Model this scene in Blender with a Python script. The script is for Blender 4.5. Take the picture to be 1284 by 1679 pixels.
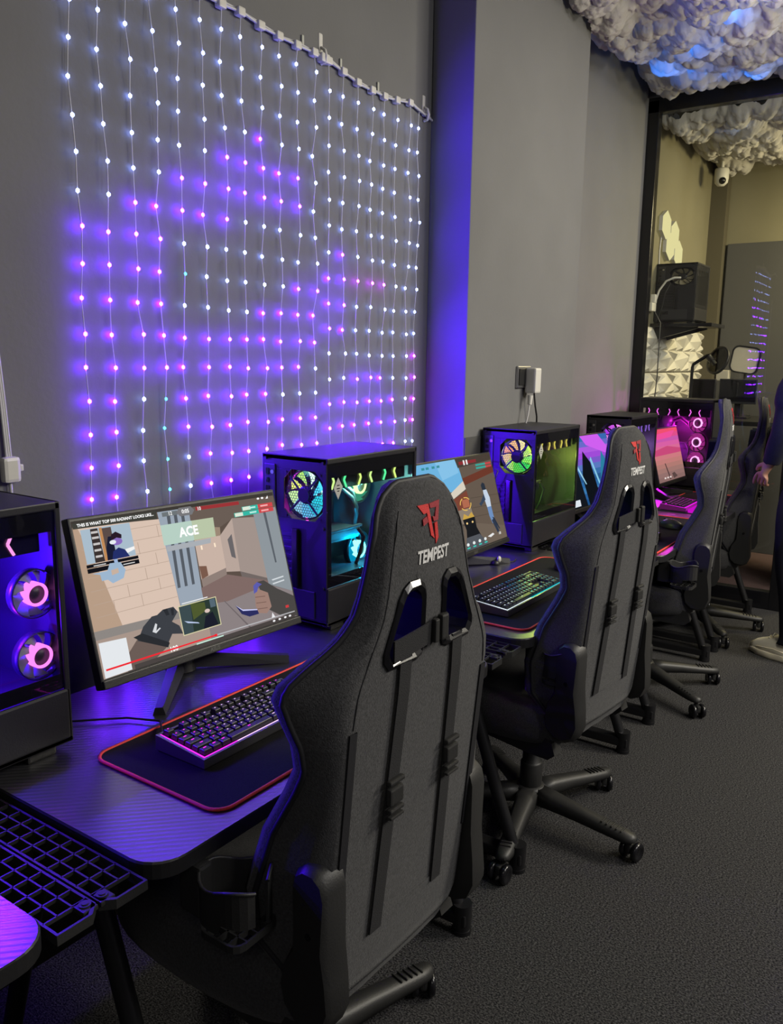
import bpy, bmesh, math, random
import numpy as np
from mathutils import Matrix, Vector, Euler

# ------------------------------------------------------------------ scene, camera, light, exposure
for _o in list(bpy.data.objects):
    bpy.data.objects.remove(_o)
SC = bpy.context.scene
COL = SC.collection
R = math.radians
SC.view_settings.view_transform = 'Standard'
SC.view_settings.look = 'None'
SC.view_settings.gamma = 1.0
SC.view_settings.use_curve_mapping = False
SC.view_settings.exposure = 0.0
SC.cycles.use_denoising = True
SC.cycles.use_light_tree = True
SC.cycles.max_bounces = 10
SC.cycles.transparent_max_bounces = 24
SC.cycles.sample_clamp_indirect = 6.0
SC.cycles.caustics_reflective = False
SC.cycles.caustics_refractive = False

cam_d = bpy.data.cameras.new('camera')
cam_d.sensor_fit = 'AUTO'
cam_d.sensor_width = 36.0
cam_d.lens = 1347.3 / 1679.0 * 36.0
cam_d.clip_start = 0.05
cam = bpy.data.objects.new('camera', cam_d)
COL.objects.link(cam)
YAW, PITCH, ROLL = -0.60121701, -0.18265938, 0.01390232
_f = Vector((math.sin(YAW) * math.cos(PITCH), math.cos(YAW) * math.cos(PITCH), math.sin(PITCH)))
_r = _f.cross(Vector((0, 0, 1))).normalized()
_u = _r.cross(_f)
_r2 = math.cos(ROLL) * _r + math.sin(ROLL) * _u
_u2 = -math.sin(ROLL) * _r + math.cos(ROLL) * _u
cam.matrix_world = Matrix(((_r2.x, _u2.x, -_f.x, 0), (_r2.y, _u2.y, -_f.y, 0), (_r2.z, _u2.z, -_f.z, 1.49), (0, 0, 0, 1)))
SC.camera = cam

world = bpy.data.worlds.new('world')
SC.world = world
world.use_nodes = True
world.node_tree.nodes['Background'].inputs[0].default_value = (0.5, 0.5, 0.55, 1)
world.node_tree.nodes['Background'].inputs[1].default_value = 0.0


def lamp(name, kind, loc, power, color=(1, 1, 1), size=0.1, rot=None, size_y=None, spread=None):
    d = bpy.data.lights.new(name, kind)
    d.energy = power
    d.color = color
    if kind == 'AREA':
        d.size = size
        if size_y:
            d.shape = 'RECTANGLE'
            d.size_y = size_y
        if spread:
            d.spread = spread
    else:
        d.shadow_soft_size = size
    o = bpy.data.objects.new(name, d)
    o.location = loc
    if rot:
        o.rotation_euler = rot
    COL.objects.link(o)
    return o


WARM = (1.0, 0.93, 0.79)
lamp('ceiling_lamp', 'AREA', (1.9, 4.4, 3.0), 130, WARM, 1.2, (0, R(22), 0))
lamp('ceiling_lamp', 'AREA', (2.2, 1.9, 3.1), 70, (1.0, 0.96, 0.90), 1.2, (0, R(15), 0))
lamp('ceiling_lamp', 'AREA', (1.2, -1.6, 3.1), 16, (1.0, 0.95, 0.88), 1.2)
lamp('warm_fill', 'POINT', (1.5, 3.4, 2.45), 80, WARM, 0.15)  # unseen lamp added to brighten the cloud, pillar and chairs
lamp('warm_fill', 'POINT', (-0.15, 3.75, 2.35), 28, (1.0, 0.92, 0.66), 0.08)  # second added lamp, closer in, lifting cloud and pillar
lamp('studio_lamp', 'AREA', (-0.25, 6.3, 2.6), 40, (1.0, 0.84, 0.46), 0.5, (0, R(35), 0))


# ------------------------------------------------------------------ materials
def lin(c):
    if isinstance(c, str):
        c = tuple(int(c[i:i + 2], 16) / 255 for i in (0, 2, 4))
        return tuple(x / 12.92 if x <= 0.04045 else ((x + 0.055) / 1.055) ** 2.4 for x in c)
    return c


def pmat(name, color, rough=0.6, metal=0.0, spec=0.5, bump=None, vary=None, coat=0.0, sheen=0.0):
    """Principled material with a noise that varies colour and relief in object space."""
    m = bpy.data.materials.new(name)
    m.use_nodes = True
    nt = m.node_tree
    b = nt.nodes['Principled BSDF']
    c = lin(color)
    b.inputs['Base Color'].default_value = (*c, 1)
    b.inputs['Roughness'].default_value = rough
    b.inputs['Metallic'].default_value = metal
    b.inputs['Specular IOR Level'].default_value = spec
    b.inputs['Coat Weight'].default_value = coat
    b.inputs['Sheen Weight'].default_value = sheen
    if bump or vary:
        tc = nt.nodes.new('ShaderNodeTexCoord')
    if vary:
        n = nt.nodes.new('ShaderNodeTexNoise')
        n.inputs['Scale'].default_value = vary[0]
        n.inputs['Detail'].default_value = 6
        nt.links.new(tc.outputs['Object'], n.inputs['Vector'])
        r = nt.nodes.new('ShaderNodeValToRGB')
        r.color_ramp.elements[0].position = 0.32
        r.color_ramp.elements[1].position = 0.68
        r.color_ramp.elements[0].color = (*[x * (1 - vary[1]) for x in c], 1)
        r.color_ramp.elements[1].color = (*[min(1, x * (1 + vary[1])) for x in c], 1)
        nt.links.new(n.outputs['Fac'], r.inputs['Fac'])
        nt.links.new(r.outputs['Color'], b.inputs['Base Color'])
    if bump:
        n2 = nt.nodes.new('ShaderNodeTexNoise')
        n2.inputs['Scale'].default_value = bump[0]
        n2.inputs['Detail'].default_value = 5
        nt.links.new(tc.outputs['Object'], n2.inputs['Vector'])
        bp = nt.nodes.new('ShaderNodeBump')
        bp.inputs['Strength'].default_value = bump[1]
        bp.inputs['Distance'].default_value = 0.004
        nt.links.new(n2.outputs['Fac'], bp.inputs['Height'])
        nt.links.new(bp.outputs['Normal'], b.inputs['Normal'])
    return m


_em = {}


def emat(color, strength=1.0, name=None):
    key = (color, strength)
    if key in _em:
        return _em[key]
    m = bpy.data.materials.new(name or 'glow_' + (color if isinstance(color, str) else 'colour'))
    m.use_nodes = True
    nt = m.node_tree
    nt.nodes.remove(nt.nodes['Principled BSDF'])
    e = nt.nodes.new('ShaderNodeEmission')
    e.inputs[0].default_value = (*lin(color), 1)
    e.inputs[1].default_value = strength
    nt.links.new(e.outputs[0], nt.nodes['Material Output'].inputs[0])
    _em[key] = m
    return m


def glassmat(name, tint, fres=1.45, gl=(1, 1, 1)):
    m = bpy.data.materials.new(name)
    m.use_nodes = True
    nt = m.node_tree
    nt.nodes.remove(nt.nodes['Principled BSDF'])
    t = nt.nodes.new('ShaderNodeBsdfTransparent')
    t.inputs[0].default_value = (*tint, 1)
    g = nt.nodes.new('ShaderNodeBsdfGlossy')
    g.inputs['Roughness'].default_value = 0.01
    g.inputs[0].default_value = (*gl, 1)
    f = nt.nodes.new('ShaderNodeFresnel')
    f.inputs[0].default_value = fres
    x = nt.nodes.new('ShaderNodeMixShader')
    ge = nt.nodes.new('ShaderNodeNewGeometry')
    sb = nt.nodes.new('ShaderNodeMath')
    sb.operation = 'SUBTRACT'
    sb.inputs[0].default_value = 1.0
    nt.links.new(ge.outputs['Backfacing'], sb.inputs[1])
    mu = nt.nodes.new('ShaderNodeMath')
    mu.operation = 'MULTIPLY'
    nt.links.new(f.outputs[0], mu.inputs[0])
    nt.links.new(sb.outputs[0], mu.inputs[1])
    nt.links.new(mu.outputs[0], x.inputs[0])
    nt.links.new(t.outputs[0], x.inputs[1])
    nt.links.new(g.outputs[0], x.inputs[2])
    nt.links.new(x.outputs[0], nt.nodes['Material Output'].inputs[0])
    return m


def carpet_mat(name, c0, c1):
    m = pmat(name, c0, 0.95, spec=0.1)
    nt = m.node_tree
    b = nt.nodes['Principled BSDF']
    tc = nt.nodes.new('ShaderNodeTexCoord')
    n = nt.nodes.new('ShaderNodeTexNoise')
    n.inputs['Scale'].default_value = 250
    n.inputs['Detail'].default_value = 4
    n.inputs['Roughness'].default_value = 0.7
    mp = nt.nodes.new('ShaderNodeMapping')
    mp.inputs['Scale'].default_value = (0.75, 1.0, 1.0)
    nt.links.new(tc.outputs['Object'], mp.inputs[0])
    nt.links.new(mp.outputs[0], n.inputs['Vector'])
    r = nt.nodes.new('ShaderNodeValToRGB')
    r.color_ramp.elements[0].position = 0.42
    r.color_ramp.elements[1].position = 0.66
    r.color_ramp.elements[0].color = (*lin(c0), 1)
    r.color_ramp.elements[1].color = (*lin(c1), 1)
    nt.links.new(n.outputs['Fac'], r.inputs[0])
    nt.links.new(r.outputs[0], b.inputs['Base Color'])
    bp = nt.nodes.new('ShaderNodeBump')
    bp.inputs['Strength'].default_value = 0.9
    bp.inputs['Distance'].default_value = 0.008
    nt.links.new(n.outputs['Fac'], bp.inputs['Height'])
    nt.links.new(bp.outputs['Normal'], b.inputs['Normal'])
    return m


def carbon_mat():
    m = pmat('carbon_laminate', (0.030, 0.030, 0.034), 0.30, spec=1.0, coat=0.7)
    m.node_tree.nodes['Principled BSDF'].inputs['Coat Roughness'].default_value = 0.28
    nt = m.node_tree
    b = nt.nodes['Principled BSDF']
    tc = nt.nodes.new('ShaderNodeTexCoord')
    w = nt.nodes.new('ShaderNodeTexWave')
    w.wave_type = 'BANDS'
    w.bands_direction = 'DIAGONAL'
    w.inputs['Scale'].default_value = 38
    nt.links.new(tc.outputs['Object'], w.inputs['Vector'])
    bp = nt.nodes.new('ShaderNodeBump')
    bp.inputs['Strength'].default_value = 0.14
    bp.inputs['Distance'].default_value = 0.003
    nt.links.new(w.outputs['Fac'], bp.inputs['Height'])
    nt.links.new(bp.outputs['Normal'], b.inputs['Normal'])
    r = nt.nodes.new('ShaderNodeValToRGB')
    r.color_ramp.elements[0].color = (0.020, 0.020, 0.024, 1)
    r.color_ramp.elements[1].color = (0.034, 0.034, 0.039, 1)
    nt.links.new(w.outputs['Fac'], r.inputs[0])
    nt.links.new(r.outputs[0], b.inputs['Base Color'])
    return m


M = {}
M['wall'] = pmat('grey_paint', (0.165, 0.166, 0.172), 0.85, spec=0.25, bump=(60, 0.12), vary=(3.0, 0.05))
M['ceil'] = pmat('dark_ceiling_paint', (0.05, 0.05, 0.055), 0.9, bump=(30, 0.1))
M['lowgrey'] = pmat('darker_grey', (0.085, 0.085, 0.085), 0.85, spec=0.25, bump=(60, 0.12))
M['carpet'] = carpet_mat('charcoal_carpet', (0.010, 0.010, 0.012), (0.130, 0.128, 0.130))
M['pink_lit'] = carpet_mat('pink_lit_carpet', (0.10, 0.065, 0.065), (0.26, 0.17, 0.17))  # pink light from the computers put into the carpet colour
M['carbon'] = carbon_mat()
M['black'] = pmat('black_plastic', (0.012, 0.012, 0.013), 0.42, bump=(220, 0.08))
M['gloss'] = pmat('gloss_black', (0.008, 0.008, 0.010), 0.22, bump=(8, 0.02))
M['satin'] = pmat('satin_black_metal', (0.016, 0.016, 0.018), 0.35, metal=0.3, bump=(150, 0.05))
M['nylon'] = pmat('black_nylon', (0.020, 0.020, 0.020), 0.48, bump=(260, 0.12))
M['case'] = pmat('case_steel', (0.020, 0.020, 0.024), 0.45, metal=0.2, bump=(300, 0.08))
M['fabric'] = pmat('charcoal_fabric', (0.058, 0.058, 0.061), 0.95, spec=0.12, bump=(420, 0.5), vary=(240, 0.30), sheen=0.15)
M['leather'] = pmat('side_fabric', (0.050, 0.050, 0.053), 0.88, spec=0.15, bump=(420, 0.4), vary=(240, 0.25), sheen=0.1)
M['piping'] = pmat('dark_piping', (0.012, 0.012, 0.015), 0.6, bump=(200, 0.1))
M['strap'] = pmat('webbing', (0.030, 0.030, 0.032), 0.8, spec=0.2, bump=(600, 0.4))
M['red'] = pmat('red_embroidery', (0.62, 0.020, 0.022), 0.7, bump=(700, 0.5))
M['darkred'] = pmat('dark_red_embroidery', (0.30, 0.008, 0.022), 0.7, bump=(700, 0.5))
M['white'] = pmat('white_embroidery', (0.70, 0.70, 0.70), 0.7, bump=(700, 0.4))
M['wplastic'] = pmat('white_plastic', (0.62, 0.61, 0.58), 0.4, bump=(80, 0.05))
M['wcable'] = pmat('clear_white_cable', (0.55, 0.55, 0.58), 0.35, bump=(80, 0.05))
M['pad'] = pmat("pad_cloth", (0.013, 0.013, 0.014), 0.92, spec=0.15, bump=(700, 0.3), vary=(400, 0.2))
M['padred'] = pmat('red_stitched_edge', (0.90, 0.06, 0.045), 0.6, bump=(500, 0.4))
M['key'] = pmat('keycap_plastic', (0.012, 0.012, 0.016), 0.38, bump=(200, 0.04))
M['alu'] = pmat('brushed_aluminium', (0.20, 0.20, 0.21), 0.32, metal=0.85, bump=(160, 0.08))
M['steel'] = pmat('bright_steel', (0.50, 0.50, 0.52), 0.3, metal=1.0, bump=(100, 0.05))
M['pcb'] = pmat('dark_circuit_board', (0.014, 0.015, 0.020), 0.5, bump=(60, 0.3))
M['gpu'] = pmat('card_shroud', (0.03, 0.03, 0.035), 0.4, bump=(60, 0.1))
M['blade'] = pmat('smoky_fan_blade', (0.35, 0.36, 0.40), 0.4, bump=(60, 0.05))
M['silver'] = pmat('silver_sticker', (0.45, 0.46, 0.42), 0.4, bump=(60, 0.05))
M['pane'] = glassmat('tinted_case_glass', (0.84, 0.84, 0.87), 1.40)
M['partglass'] = glassmat('partition_glass', (0.96, 0.97, 0.96), 1.45)
M['panelwhite'] = pmat('white_foam_panel', (0.62, 0.60, 0.55), 0.75, bump=(40, 0.05))
M['skin'] = pmat('skin', (0.50, 0.26, 0.18), 0.5, bump=(120, 0.15), vary=(30, 0.1))
M['navy'] = pmat('navy_cloth', (0.012, 0.013, 0.030), 0.9, bump=(300, 0.4), vary=(120, 0.2))
M['hair'] = pmat('dark_hair', (0.02, 0.015, 0.012), 0.6, bump=(200, 0.4))
M['shoe'] = pmat('cream_leather', (0.80, 0.76, 0.64), 0.55, bump=(80, 0.1))
M['sole'] = pmat('cream_rubber', (0.74, 0.68, 0.52), 0.6, bump=(80, 0.1))
M['olive'] = pmat('studio_wall_paint', (0.20, 0.185, 0.125), 0.85, spec=0.25, bump=(60, 0.12), vary=(3, 0.05))
M['slate'] = pmat('slate_paint', (0.060, 0.060, 0.062), 0.7, bump=(60, 0.1))
M['brown'] = pmat('umber_shade', (0.085, 0.075, 0.050), 0.8, bump=(60, 0.1))  # dark tone standing for shade in the studio corner
M['cream'] = pmat('cream_reflector', (0.62, 0.57, 0.46), 0.5, bump=(60, 0.05))


# ------------------------------------------------------------------ mesh builder
class MB:
    def __init__(self):
        self.v, self.f, self.mi, self.sm = [], [], [], []
        self.xf = Matrix.Identity(4)

    def add(self, verts, faces, mi=0, smooth=False):
        o = len(self.v)
        self.v += [tuple(self.xf @ Vector(p)) for p in verts]
        self.f += [tuple(o + i for i in q) for q in faces]
        self.mi += [mi] * len(faces)
        self.sm += [smooth] * len(faces)
        return self

    def box(self, c, s, mi=0, rot=None, bev=0.0):
        x, y, z = [k / 2 for k in s]
        if bev <= 0:
            vs = [(-x, -y, -z), (x, -y, -z), (x, y, -z), (-x, y, -z), (-x, -y, z), (x, -y, z), (x, y, z), (-x, y, z)]
            fs = [(0, 3, 2, 1), (4, 5, 6, 7), (0, 1, 5, 4), (1, 2, 6, 5), (2, 3, 7, 6), (3, 0, 4, 7)]
        else:
            bm = bmesh.new()
            bmesh.ops.create_cube(bm, size=1.0, matrix=Matrix.Diagonal((2 * x, 2 * y, 2 * z, 1)))
            bmesh.ops.bevel(bm, geom=list(bm.edges), offset=min(bev, 0.49 * min(s)), segments=2, profile=0.6, affect='EDGES')
            vs = [tuple(v.co) for v in bm.verts]
            fs = [tuple(v.index for v in q.verts) for q in bm.faces]
            bm.free()
        T = Matrix.Translation(Vector(c))
        if rot:
            T = T @ Euler(rot).to_matrix().to_4x4()
        self.add([tuple(T @ Vector(p)) for p in vs], fs, mi, False)
        return self

    def cyl(self, a, b, r0, r1=None, seg=16, mi=0, cap=True, smooth=True):
        a, b = Vector(a), Vector(b)
        r1 = r0 if r1 is None else r1
        d = (b - a).normalized()
        p = d.orthogonal().normalized()
        q = d.cross(p)
        vs = []
        for c, r in ((a, r0), (b, r1)):
            for i in range(seg):
                t = 2 * math.pi * i / seg
                vs.append(tuple(c + (p * math.cos(t) + q * math.sin(t)) * r))
        self.add(vs, [(i, (i + 1) % seg, seg + (i + 1) % seg, seg + i) for i in range(seg)], mi, smooth)
        if cap:
            self.add(vs[:seg], [tuple(range(seg))[::-1]], mi)
            self.add(vs[seg:], [tuple(range(seg))], mi)
        return self

    def tube(self, pts, r, seg=8, mi=0, closed=False, cap=True):
        P = [Vector(p) for p in pts]
        n = len(P)
        rs = r if isinstance(r, (list, tuple)) else [r] * n
        vs = []
        prev = None
        for i in range(n):
            if closed:
                d = P[(i + 1) % n] - P[i - 1]
            else:
                d = P[min(i + 1, n - 1)] - P[max(i - 1, 0)]
            d = d.normalized() if d.length > 1e-9 else Vector((0, 0, 1))
            if prev is None:
                p = d.orthogonal().normalized()
            else:
                p = (prev - d * prev.dot(d))
                p = p.normalized() if p.length > 1e-6 else d.orthogonal().normalized()
            prev = p
            q = d.cross(p)
            for k in range(seg):
                t = 2 * math.pi * k / seg
                vs.append(tuple(P[i] + (p * math.cos(t) + q * math.sin(t)) * rs[i]))
        fs = []
        for i in range(n if closed else n - 1):
            j = (i + 1) % n
            for k in range(seg):
                l = (k + 1) % seg
                fs.append((i * seg + k, i * seg + l, j * seg + l, j * seg + k))
        self.add(vs, fs, mi, True)
        if cap and not closed:
            self.add(vs[:seg], [tuple(range(seg))[::-1]], mi)
            self.add(vs[-seg:], [tuple(range(seg))], mi)
        return self

    def prism(self, poly, h0, h1, axis='z', mi=0, mi_side=None, smooth=False):
        """poly in the plane across `axis`: z:(x,y)  y:(x,z)  x:(y,z)"""
        def P(a, b, h):
            return {'z': (a, b, h), 'y': (a, h, b), 'x': (h, a, b)}[axis]
        n = len(poly)
        vs = [P(a, b, h0) for a, b in poly] + [P(a, b, h1) for a, b in poly]
        ms = mi if mi_side is None else mi_side
        self.add(vs, [(i, (i + 1) % n, n + (i + 1) % n, n + i) for i in range(n)], ms, smooth)
        self.add(vs[:n], [tuple(range(n))[::-1]], mi)
        self.add(vs[n:], [tuple(range(n))], mi)
        return self

    def ring(self, outer, inner, h0, h1, axis='y', mi=0):
        """flat frame between two polygons of equal count, with thickness"""
        def P(a, b, h):
            return {'z': (a, b, h), 'y': (a, h, b), 'x': (h, a, b)}[axis]
        n = len(outer)
        vs = [P(a, b, h) for h in (h0, h1) for pl in (outer, inner) for a, b in pl]
        fs = []
        for i in range(n):
            j = (i + 1) % n
            fs += [(i, j, n + j, n + i), (2 * n + i, 3 * n + i, 3 * n + j, 2 * n + j),
                   (i, 2 * n + i, 2 * n + j, j), (n + i, n + j, 3 * n + j, 3 * n + i)]
        self.add(vs, fs, mi)
        return self

    def lathe(self, prof, axis_o=(0, 0, 0), axis='z', seg=24, mi=0, smooth=True):
        """prof: list of (radius, height)"""
        def P(r, h, t):
            a, b = r * math.cos(t), r * math.sin(t)
            q = {'z': (a, b, h), 'y': (a, h, b), 'x': (h, a, b)}[axis]
            return tuple(q[i] + axis_o[i] for i in range(3))
        n = len(prof)
        vs = [P(r, h, 2 * math.pi * k / seg) for k in range(seg) for r, h in prof]
        fs = []
        for k in range(seg):
            l = (k + 1) % seg
            for i in range(n - 1):
                fs.append((k * n + i, l * n + i, l * n + i + 1, k * n + i + 1))
        self.add(vs, fs, mi, smooth)
        return self

    def ball(self, c, r, mi=0, sub=2, scale=(1, 1, 1)):
        bm = bmesh.new()
        bmesh.ops.create_icosphere(bm, subdivisions=sub, radius=1.0)
        vs = [(c[0] + v.co.x * r * scale[0], c[1] + v.co.y * r * scale[1], c[2] + v.co.z * r * scale[2]) for v in bm.verts]
        fs = [tuple(v.index for v in q.verts) for q in bm.faces]
        bm.free()
        self.add(vs, fs, mi, True)
        return self

    def build(self, name, mats, parent=None, fix=True):
        me = bpy.data.meshes.new(name)
        me.from_pydata(self.v, [], self.f)
        for m in (mats if isinstance(mats, (list, tuple)) else [mats]):
            me.materials.append(m)
        me.polygons.foreach_set('material_index', self.mi)
        me.polygons.foreach_set('use_smooth', self.sm)
        if fix:
            bm = bmesh.new()
            bm.from_mesh(me)
            bmesh.ops.recalc_face_normals(bm, faces=bm.faces)
            bm.to_mesh(me)
            bm.free()
        me.update()
        o = bpy.data.objects.new(name, me)
        COL.objects.link(o)
        if parent:
            o.parent = parent
        return o


def tag(o, label=None, cat=None, group=None, kind=None):
    if label:
        o['label'] = label
    if cat:
        o['category'] = cat
    if group:
        o['group'] = group
    if kind:
        o['kind'] = kind
    return o


def thing(name, label, cat, loc=(0, 0, 0), rotz=0.0, group=None):
    o = bpy.data.objects.new(name, None)
    o.empty_display_size = 0.1
    o.location = loc
    o.rotation_euler = (0, 0, rotz)
    COL.objects.link(o)
    return tag(o, label, cat, group)


def copy_tree(o, parent=None):
    c = o.copy()
    COL.objects.link(c)
    if parent:
        c.parent = parent
    for ch in list(o.children):
        copy_tree(ch, c)
    return c


def struct(name, mb, mats, fix=True):
    return tag(mb.build(name, mats, None, fix), kind='structure')


def text_mesh(s, size, shear=0.0, bold=0.0, align='CENTER'):
    """flat letter outlines as (verts, faces) in the xy plane, centred"""
    cu = bpy.data.curves.new('lettering', 'FONT')
    cu.body = s
    cu.size = size
    cu.shear = shear
    cu.offset = bold
    cu.align_x = align
    cu.align_y = 'CENTER'
    cu.resolution_u = 3
    o = bpy.data.objects.new('lettering', cu)
    COL.objects.link(o)
    bpy.context.view_layer.update()
    dg = bpy.context.evaluated_depsgraph_get()
    me = o.evaluated_get(dg).to_mesh()
    vs = [tuple(v.co) for v in me.vertices]
    fs = [tuple(p.vertices) for p in me.polygons]
    o.evaluated_get(dg).to_mesh_clear()
    bpy.data.objects.remove(o)
    bpy.data.curves.remove(cu)
    return vs, fs


def rrect(x0, y0, x1, y1, r, n=5):
    pts = []
    for cx, cy, a in ((x1 - r, y1 - r, 0), (x0 + r, y1 - r, 90), (x0 + r, y0 + r, 180), (x1 - r, y0 + r, 270)):
        for k in range(n + 1):
            t = R(a + 90 * k / n)
            pts.append((cx + r * math.cos(t), cy + r * math.sin(t)))
    return pts


def circ(cx, cy, r, n=24, a0=0.0):
    return [(cx + r * math.cos(a0 + 2 * math.pi * k / n), cy + r * math.sin(a0 + 2 * math.pi * k / n)) for k in range(n)]


def apply_mods(o):
    dg = bpy.context.evaluated_depsgraph_get()
    me = bpy.data.meshes.new_from_object(o.evaluated_get(dg))
    o.modifiers.clear()
    old = o.data
    o.data = me
    bpy.data.meshes.remove(old)


# ------------------------------------------------------------------ the room
WX, CX, CY0, CY1, GY, BY, CZ = -1.80, -1.615, 2.855, 3.945, 5.40, 7.05, 3.45
struct('floor', MB().box((1.0, 1.2, -0.05), (5.8, 8.4, 0.1)), M['carpet'])
struct('floor.001', MB().box((1.0, 6.325, -0.05), (5.8, 1.85, 0.1)), M['pink_lit'])
struct('wall_left', MB().box((WX - 0.1, 2.0, CZ / 2), (0.2, 10.2, CZ)), M['wall'])
mb = MB()
mb.box(((WX + CX) / 2, (CY0 + CY1) / 2, CZ / 2), (CX - WX, CY1 - CY0, CZ), bev=0.006)
struct('wall_pillar', mb, M['wall'])
struct('wall_back', MB().box((1.0, BY + 0.1, CZ / 2), (5.8, 0.2, CZ)), M['olive'])
struct('wall_right', MB().box((4.0, 2.0, CZ / 2), (0.2, 10.4, CZ)), M['wall'])
struct('wall_front', MB().box((1.0, -3.1, CZ / 2), (5.8, 0.2, CZ)), M['wall'])
struct('ceiling', MB().box((1.0, 2.0, CZ + 0.05), (6.2, 10.6, 0.1)), M['ceil'])
struct('baseboard_left', MB().box((WX + 0.006, -0.1, 0.05), (0.012, 5.9, 0.1), bev=0.003), M['black'])
# studio wall behind the partition: painted skin on the left wall, dark lower board, corner box coloured as a strip of shade
struct('wall_studio', MB().box((WX + 0.004, (GY + BY) / 2 + 0.03, CZ / 2), (0.008, BY - GY - 0.06, CZ)), M['olive'])
struct('shade_strip', MB().box((-1.735, BY - 0.05, CZ / 2), (0.13, 0.1, CZ), bev=0.004), M['brown'])
struct('trim_2', MB().box((0.8, BY - 0.02, 1.21), (4.9, 0.04, 2.42), bev=0.004), M['slate'])

struct('pillar_panel', MB().box((CX + 0.002, 3.05, 0.595), (0.004, 0.38, 1.19)), M['lowgrey'])  # thin darker grey panel low on the near part of the pillar
# glass partition
win = thing('window_1', 'black framed glass partition across the room with reflections', 'window', (0, GY, 0))
win['kind'] = 'structure'
mb = MB()
mb.box((WX + 0.035, 0, 1.54), (0.07, 0.07, 3.08), bev=0.004)
mb.box((1.0, 0, 0.055), (5.6, 0.07, 0.11), bev=0.004)
mb.box((1.0, 0, 3.05), (5.6, 0.07, 0.09), bev=0.004)
mb.box((-0.80, 0, 1.54), (0.09, 0.072, 3.08), bev=0.004)
mb.box((0.4, 0, 1.54), (0.07, 0.07, 3.08), bev=0.004)
mb.build('frame', M['gloss'], win)
MB().box((1.0, 0, 1.55), (5.55, 0.008, 2.94)).build('pane', M['partglass'], win)
struct('wall_transom', MB().box((1.0, GY, 3.27), (5.8, 0.1, 0.35)), M['ceil'])


# ------------------------------------------------------------------ cotton clouds under the ceiling
def cloud(name, label, x0, x1, y0, y1, zb, depth, seed, edge, res=0.0065, cut=None):
    rs = np.random.RandomState(seed)
    nx, ny = int((x1 - x0) / res), int((y1 - y0) / res)
    X, Y = np.meshgrid(np.linspace(x0, x1, nx), np.linspace(y0, y1, ny), indexing='ij')

    def puffs(n, rlo, rhi, flat):
        H = np.zeros_like(X)
        px, py = rs.uniform(x0, x1, n), rs.uniform(y0, y1, n)
        pr = rs.uniform(rlo, rhi, n)
        for a, b, r in zip(px, py, pr):
            i0, i1 = np.searchsorted(X[:, 0], [a - r, a + r])
            j0, j1 = np.searchsorted(Y[0], [b - r, b + r])
            if i1 <= i0 or j1 <= j0:
                continue
            d = 1 - ((X[i0:i1, j0:j1] - a) ** 2 + (Y[i0:i1, j0:j1] - b) ** 2) / r ** 2
            H[i0:i1, j0:j1] = np.maximum(H[i0:i1, j0:j1], np.sqrt(np.clip(d, 0, 1)) * r * flat)
        return H
    area = (x1 - x0) * (y1 - y0)
    H = puffs(int(area * 30), 0.08, 0.17, 0.55) + puffs(int(area * 260), 0.030, 0.065, 0.75) + puffs(int(area * 1500), 0.013, 0.028, 0.7)
    H += rs.normal(0, 0.0007, H.shape)
    # rounded rims
    e = np.minimum(np.minimum(X - x0, x1 - X), np.minimum(Y - y0, y1 - Y))
    rim = np.clip(e / edge, 0, 1)
    Z = zb + depth - H - depth * np.sqrt(rim)
    jx = rs.normal(0, 0.002, H.shape)
    V = np.stack([X + jx, Y + jx.T[:H.shape[0], :H.shape[1]] if False else Y, Z], -1).reshape(-1, 3)
    idx = np.arange(nx * ny).reshape(nx, ny)
    if cut:
        keep = ~((X < cut[0]) & (Y < cut[1]))
    F = np.stack([idx[:-1, :-1], idx[:-1, 1:], idx[1:, 1:], idx[1:, :-1]], -1).reshape(-1, 4)
    if cut:
        F = F[keep.reshape(-1)[F].all(1)]
    me = bpy.data.meshes.new(name)
    me.from_pydata(V.tolist(), [], F.tolist())
    me.materials.append(M['cotton'])
    me.polygons.foreach_set('use_smooth', [True] * len(F))
    o = bpy.data.objects.new(name, me)
    COL.objects.link(o)
    return tag(o, label, 'cloud decoration', kind=None), (X, Y, Z)


def cotton_mat():
    m = pmat('cotton_wadding', (0.62, 0.60, 0.58), 1.0, spec=0.0, bump=(90, 0.8))
    nt = m.node_tree
    b = nt.nodes['Principled BSDF']
    t = nt.nodes.new('ShaderNodeBsdfTranslucent')
    t.inputs[0].default_value = (0.8, 0.8, 0.8, 1)
    x = nt.nodes.new('ShaderNodeMixShader')
    x.inputs[0].default_value = 0.22
    nt.links.new(b.outputs[0], x.inputs[1])
    nt.links.new(t.outputs[0], x.inputs[2])
    nt.links.new(x.outputs[0], nt.nodes['Material Output'].inputs[0])
    return m


M['cotton'] = cotton_mat()
BLUE = (0.01, 0.22, 1.0)
cl, (gx, gy, gz) = cloud('cotton_cloud', 'white cotton wadding cloud glowing blue on the ceiling before the glass', WX + 0.02, 0.6, 3.35, GY - 0.06, 3.12, 0.16, 3, 0.22, cut=(CX + 0.02, CY1 + 0.02))


def inside(gx, gy, gz, x, y, up=0.035):
    i = int(np.clip(np.searchsorted(gx[:, 0], x), 0, gx.shape[0] - 1))
    j = int(np.clip(np.searchsorted(gy[0], y), 0, gy.shape[1] - 1))
    return float(gz[max(0, i - 3):i + 4, max(0, j - 3):j + 4].max()) + up


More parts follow.
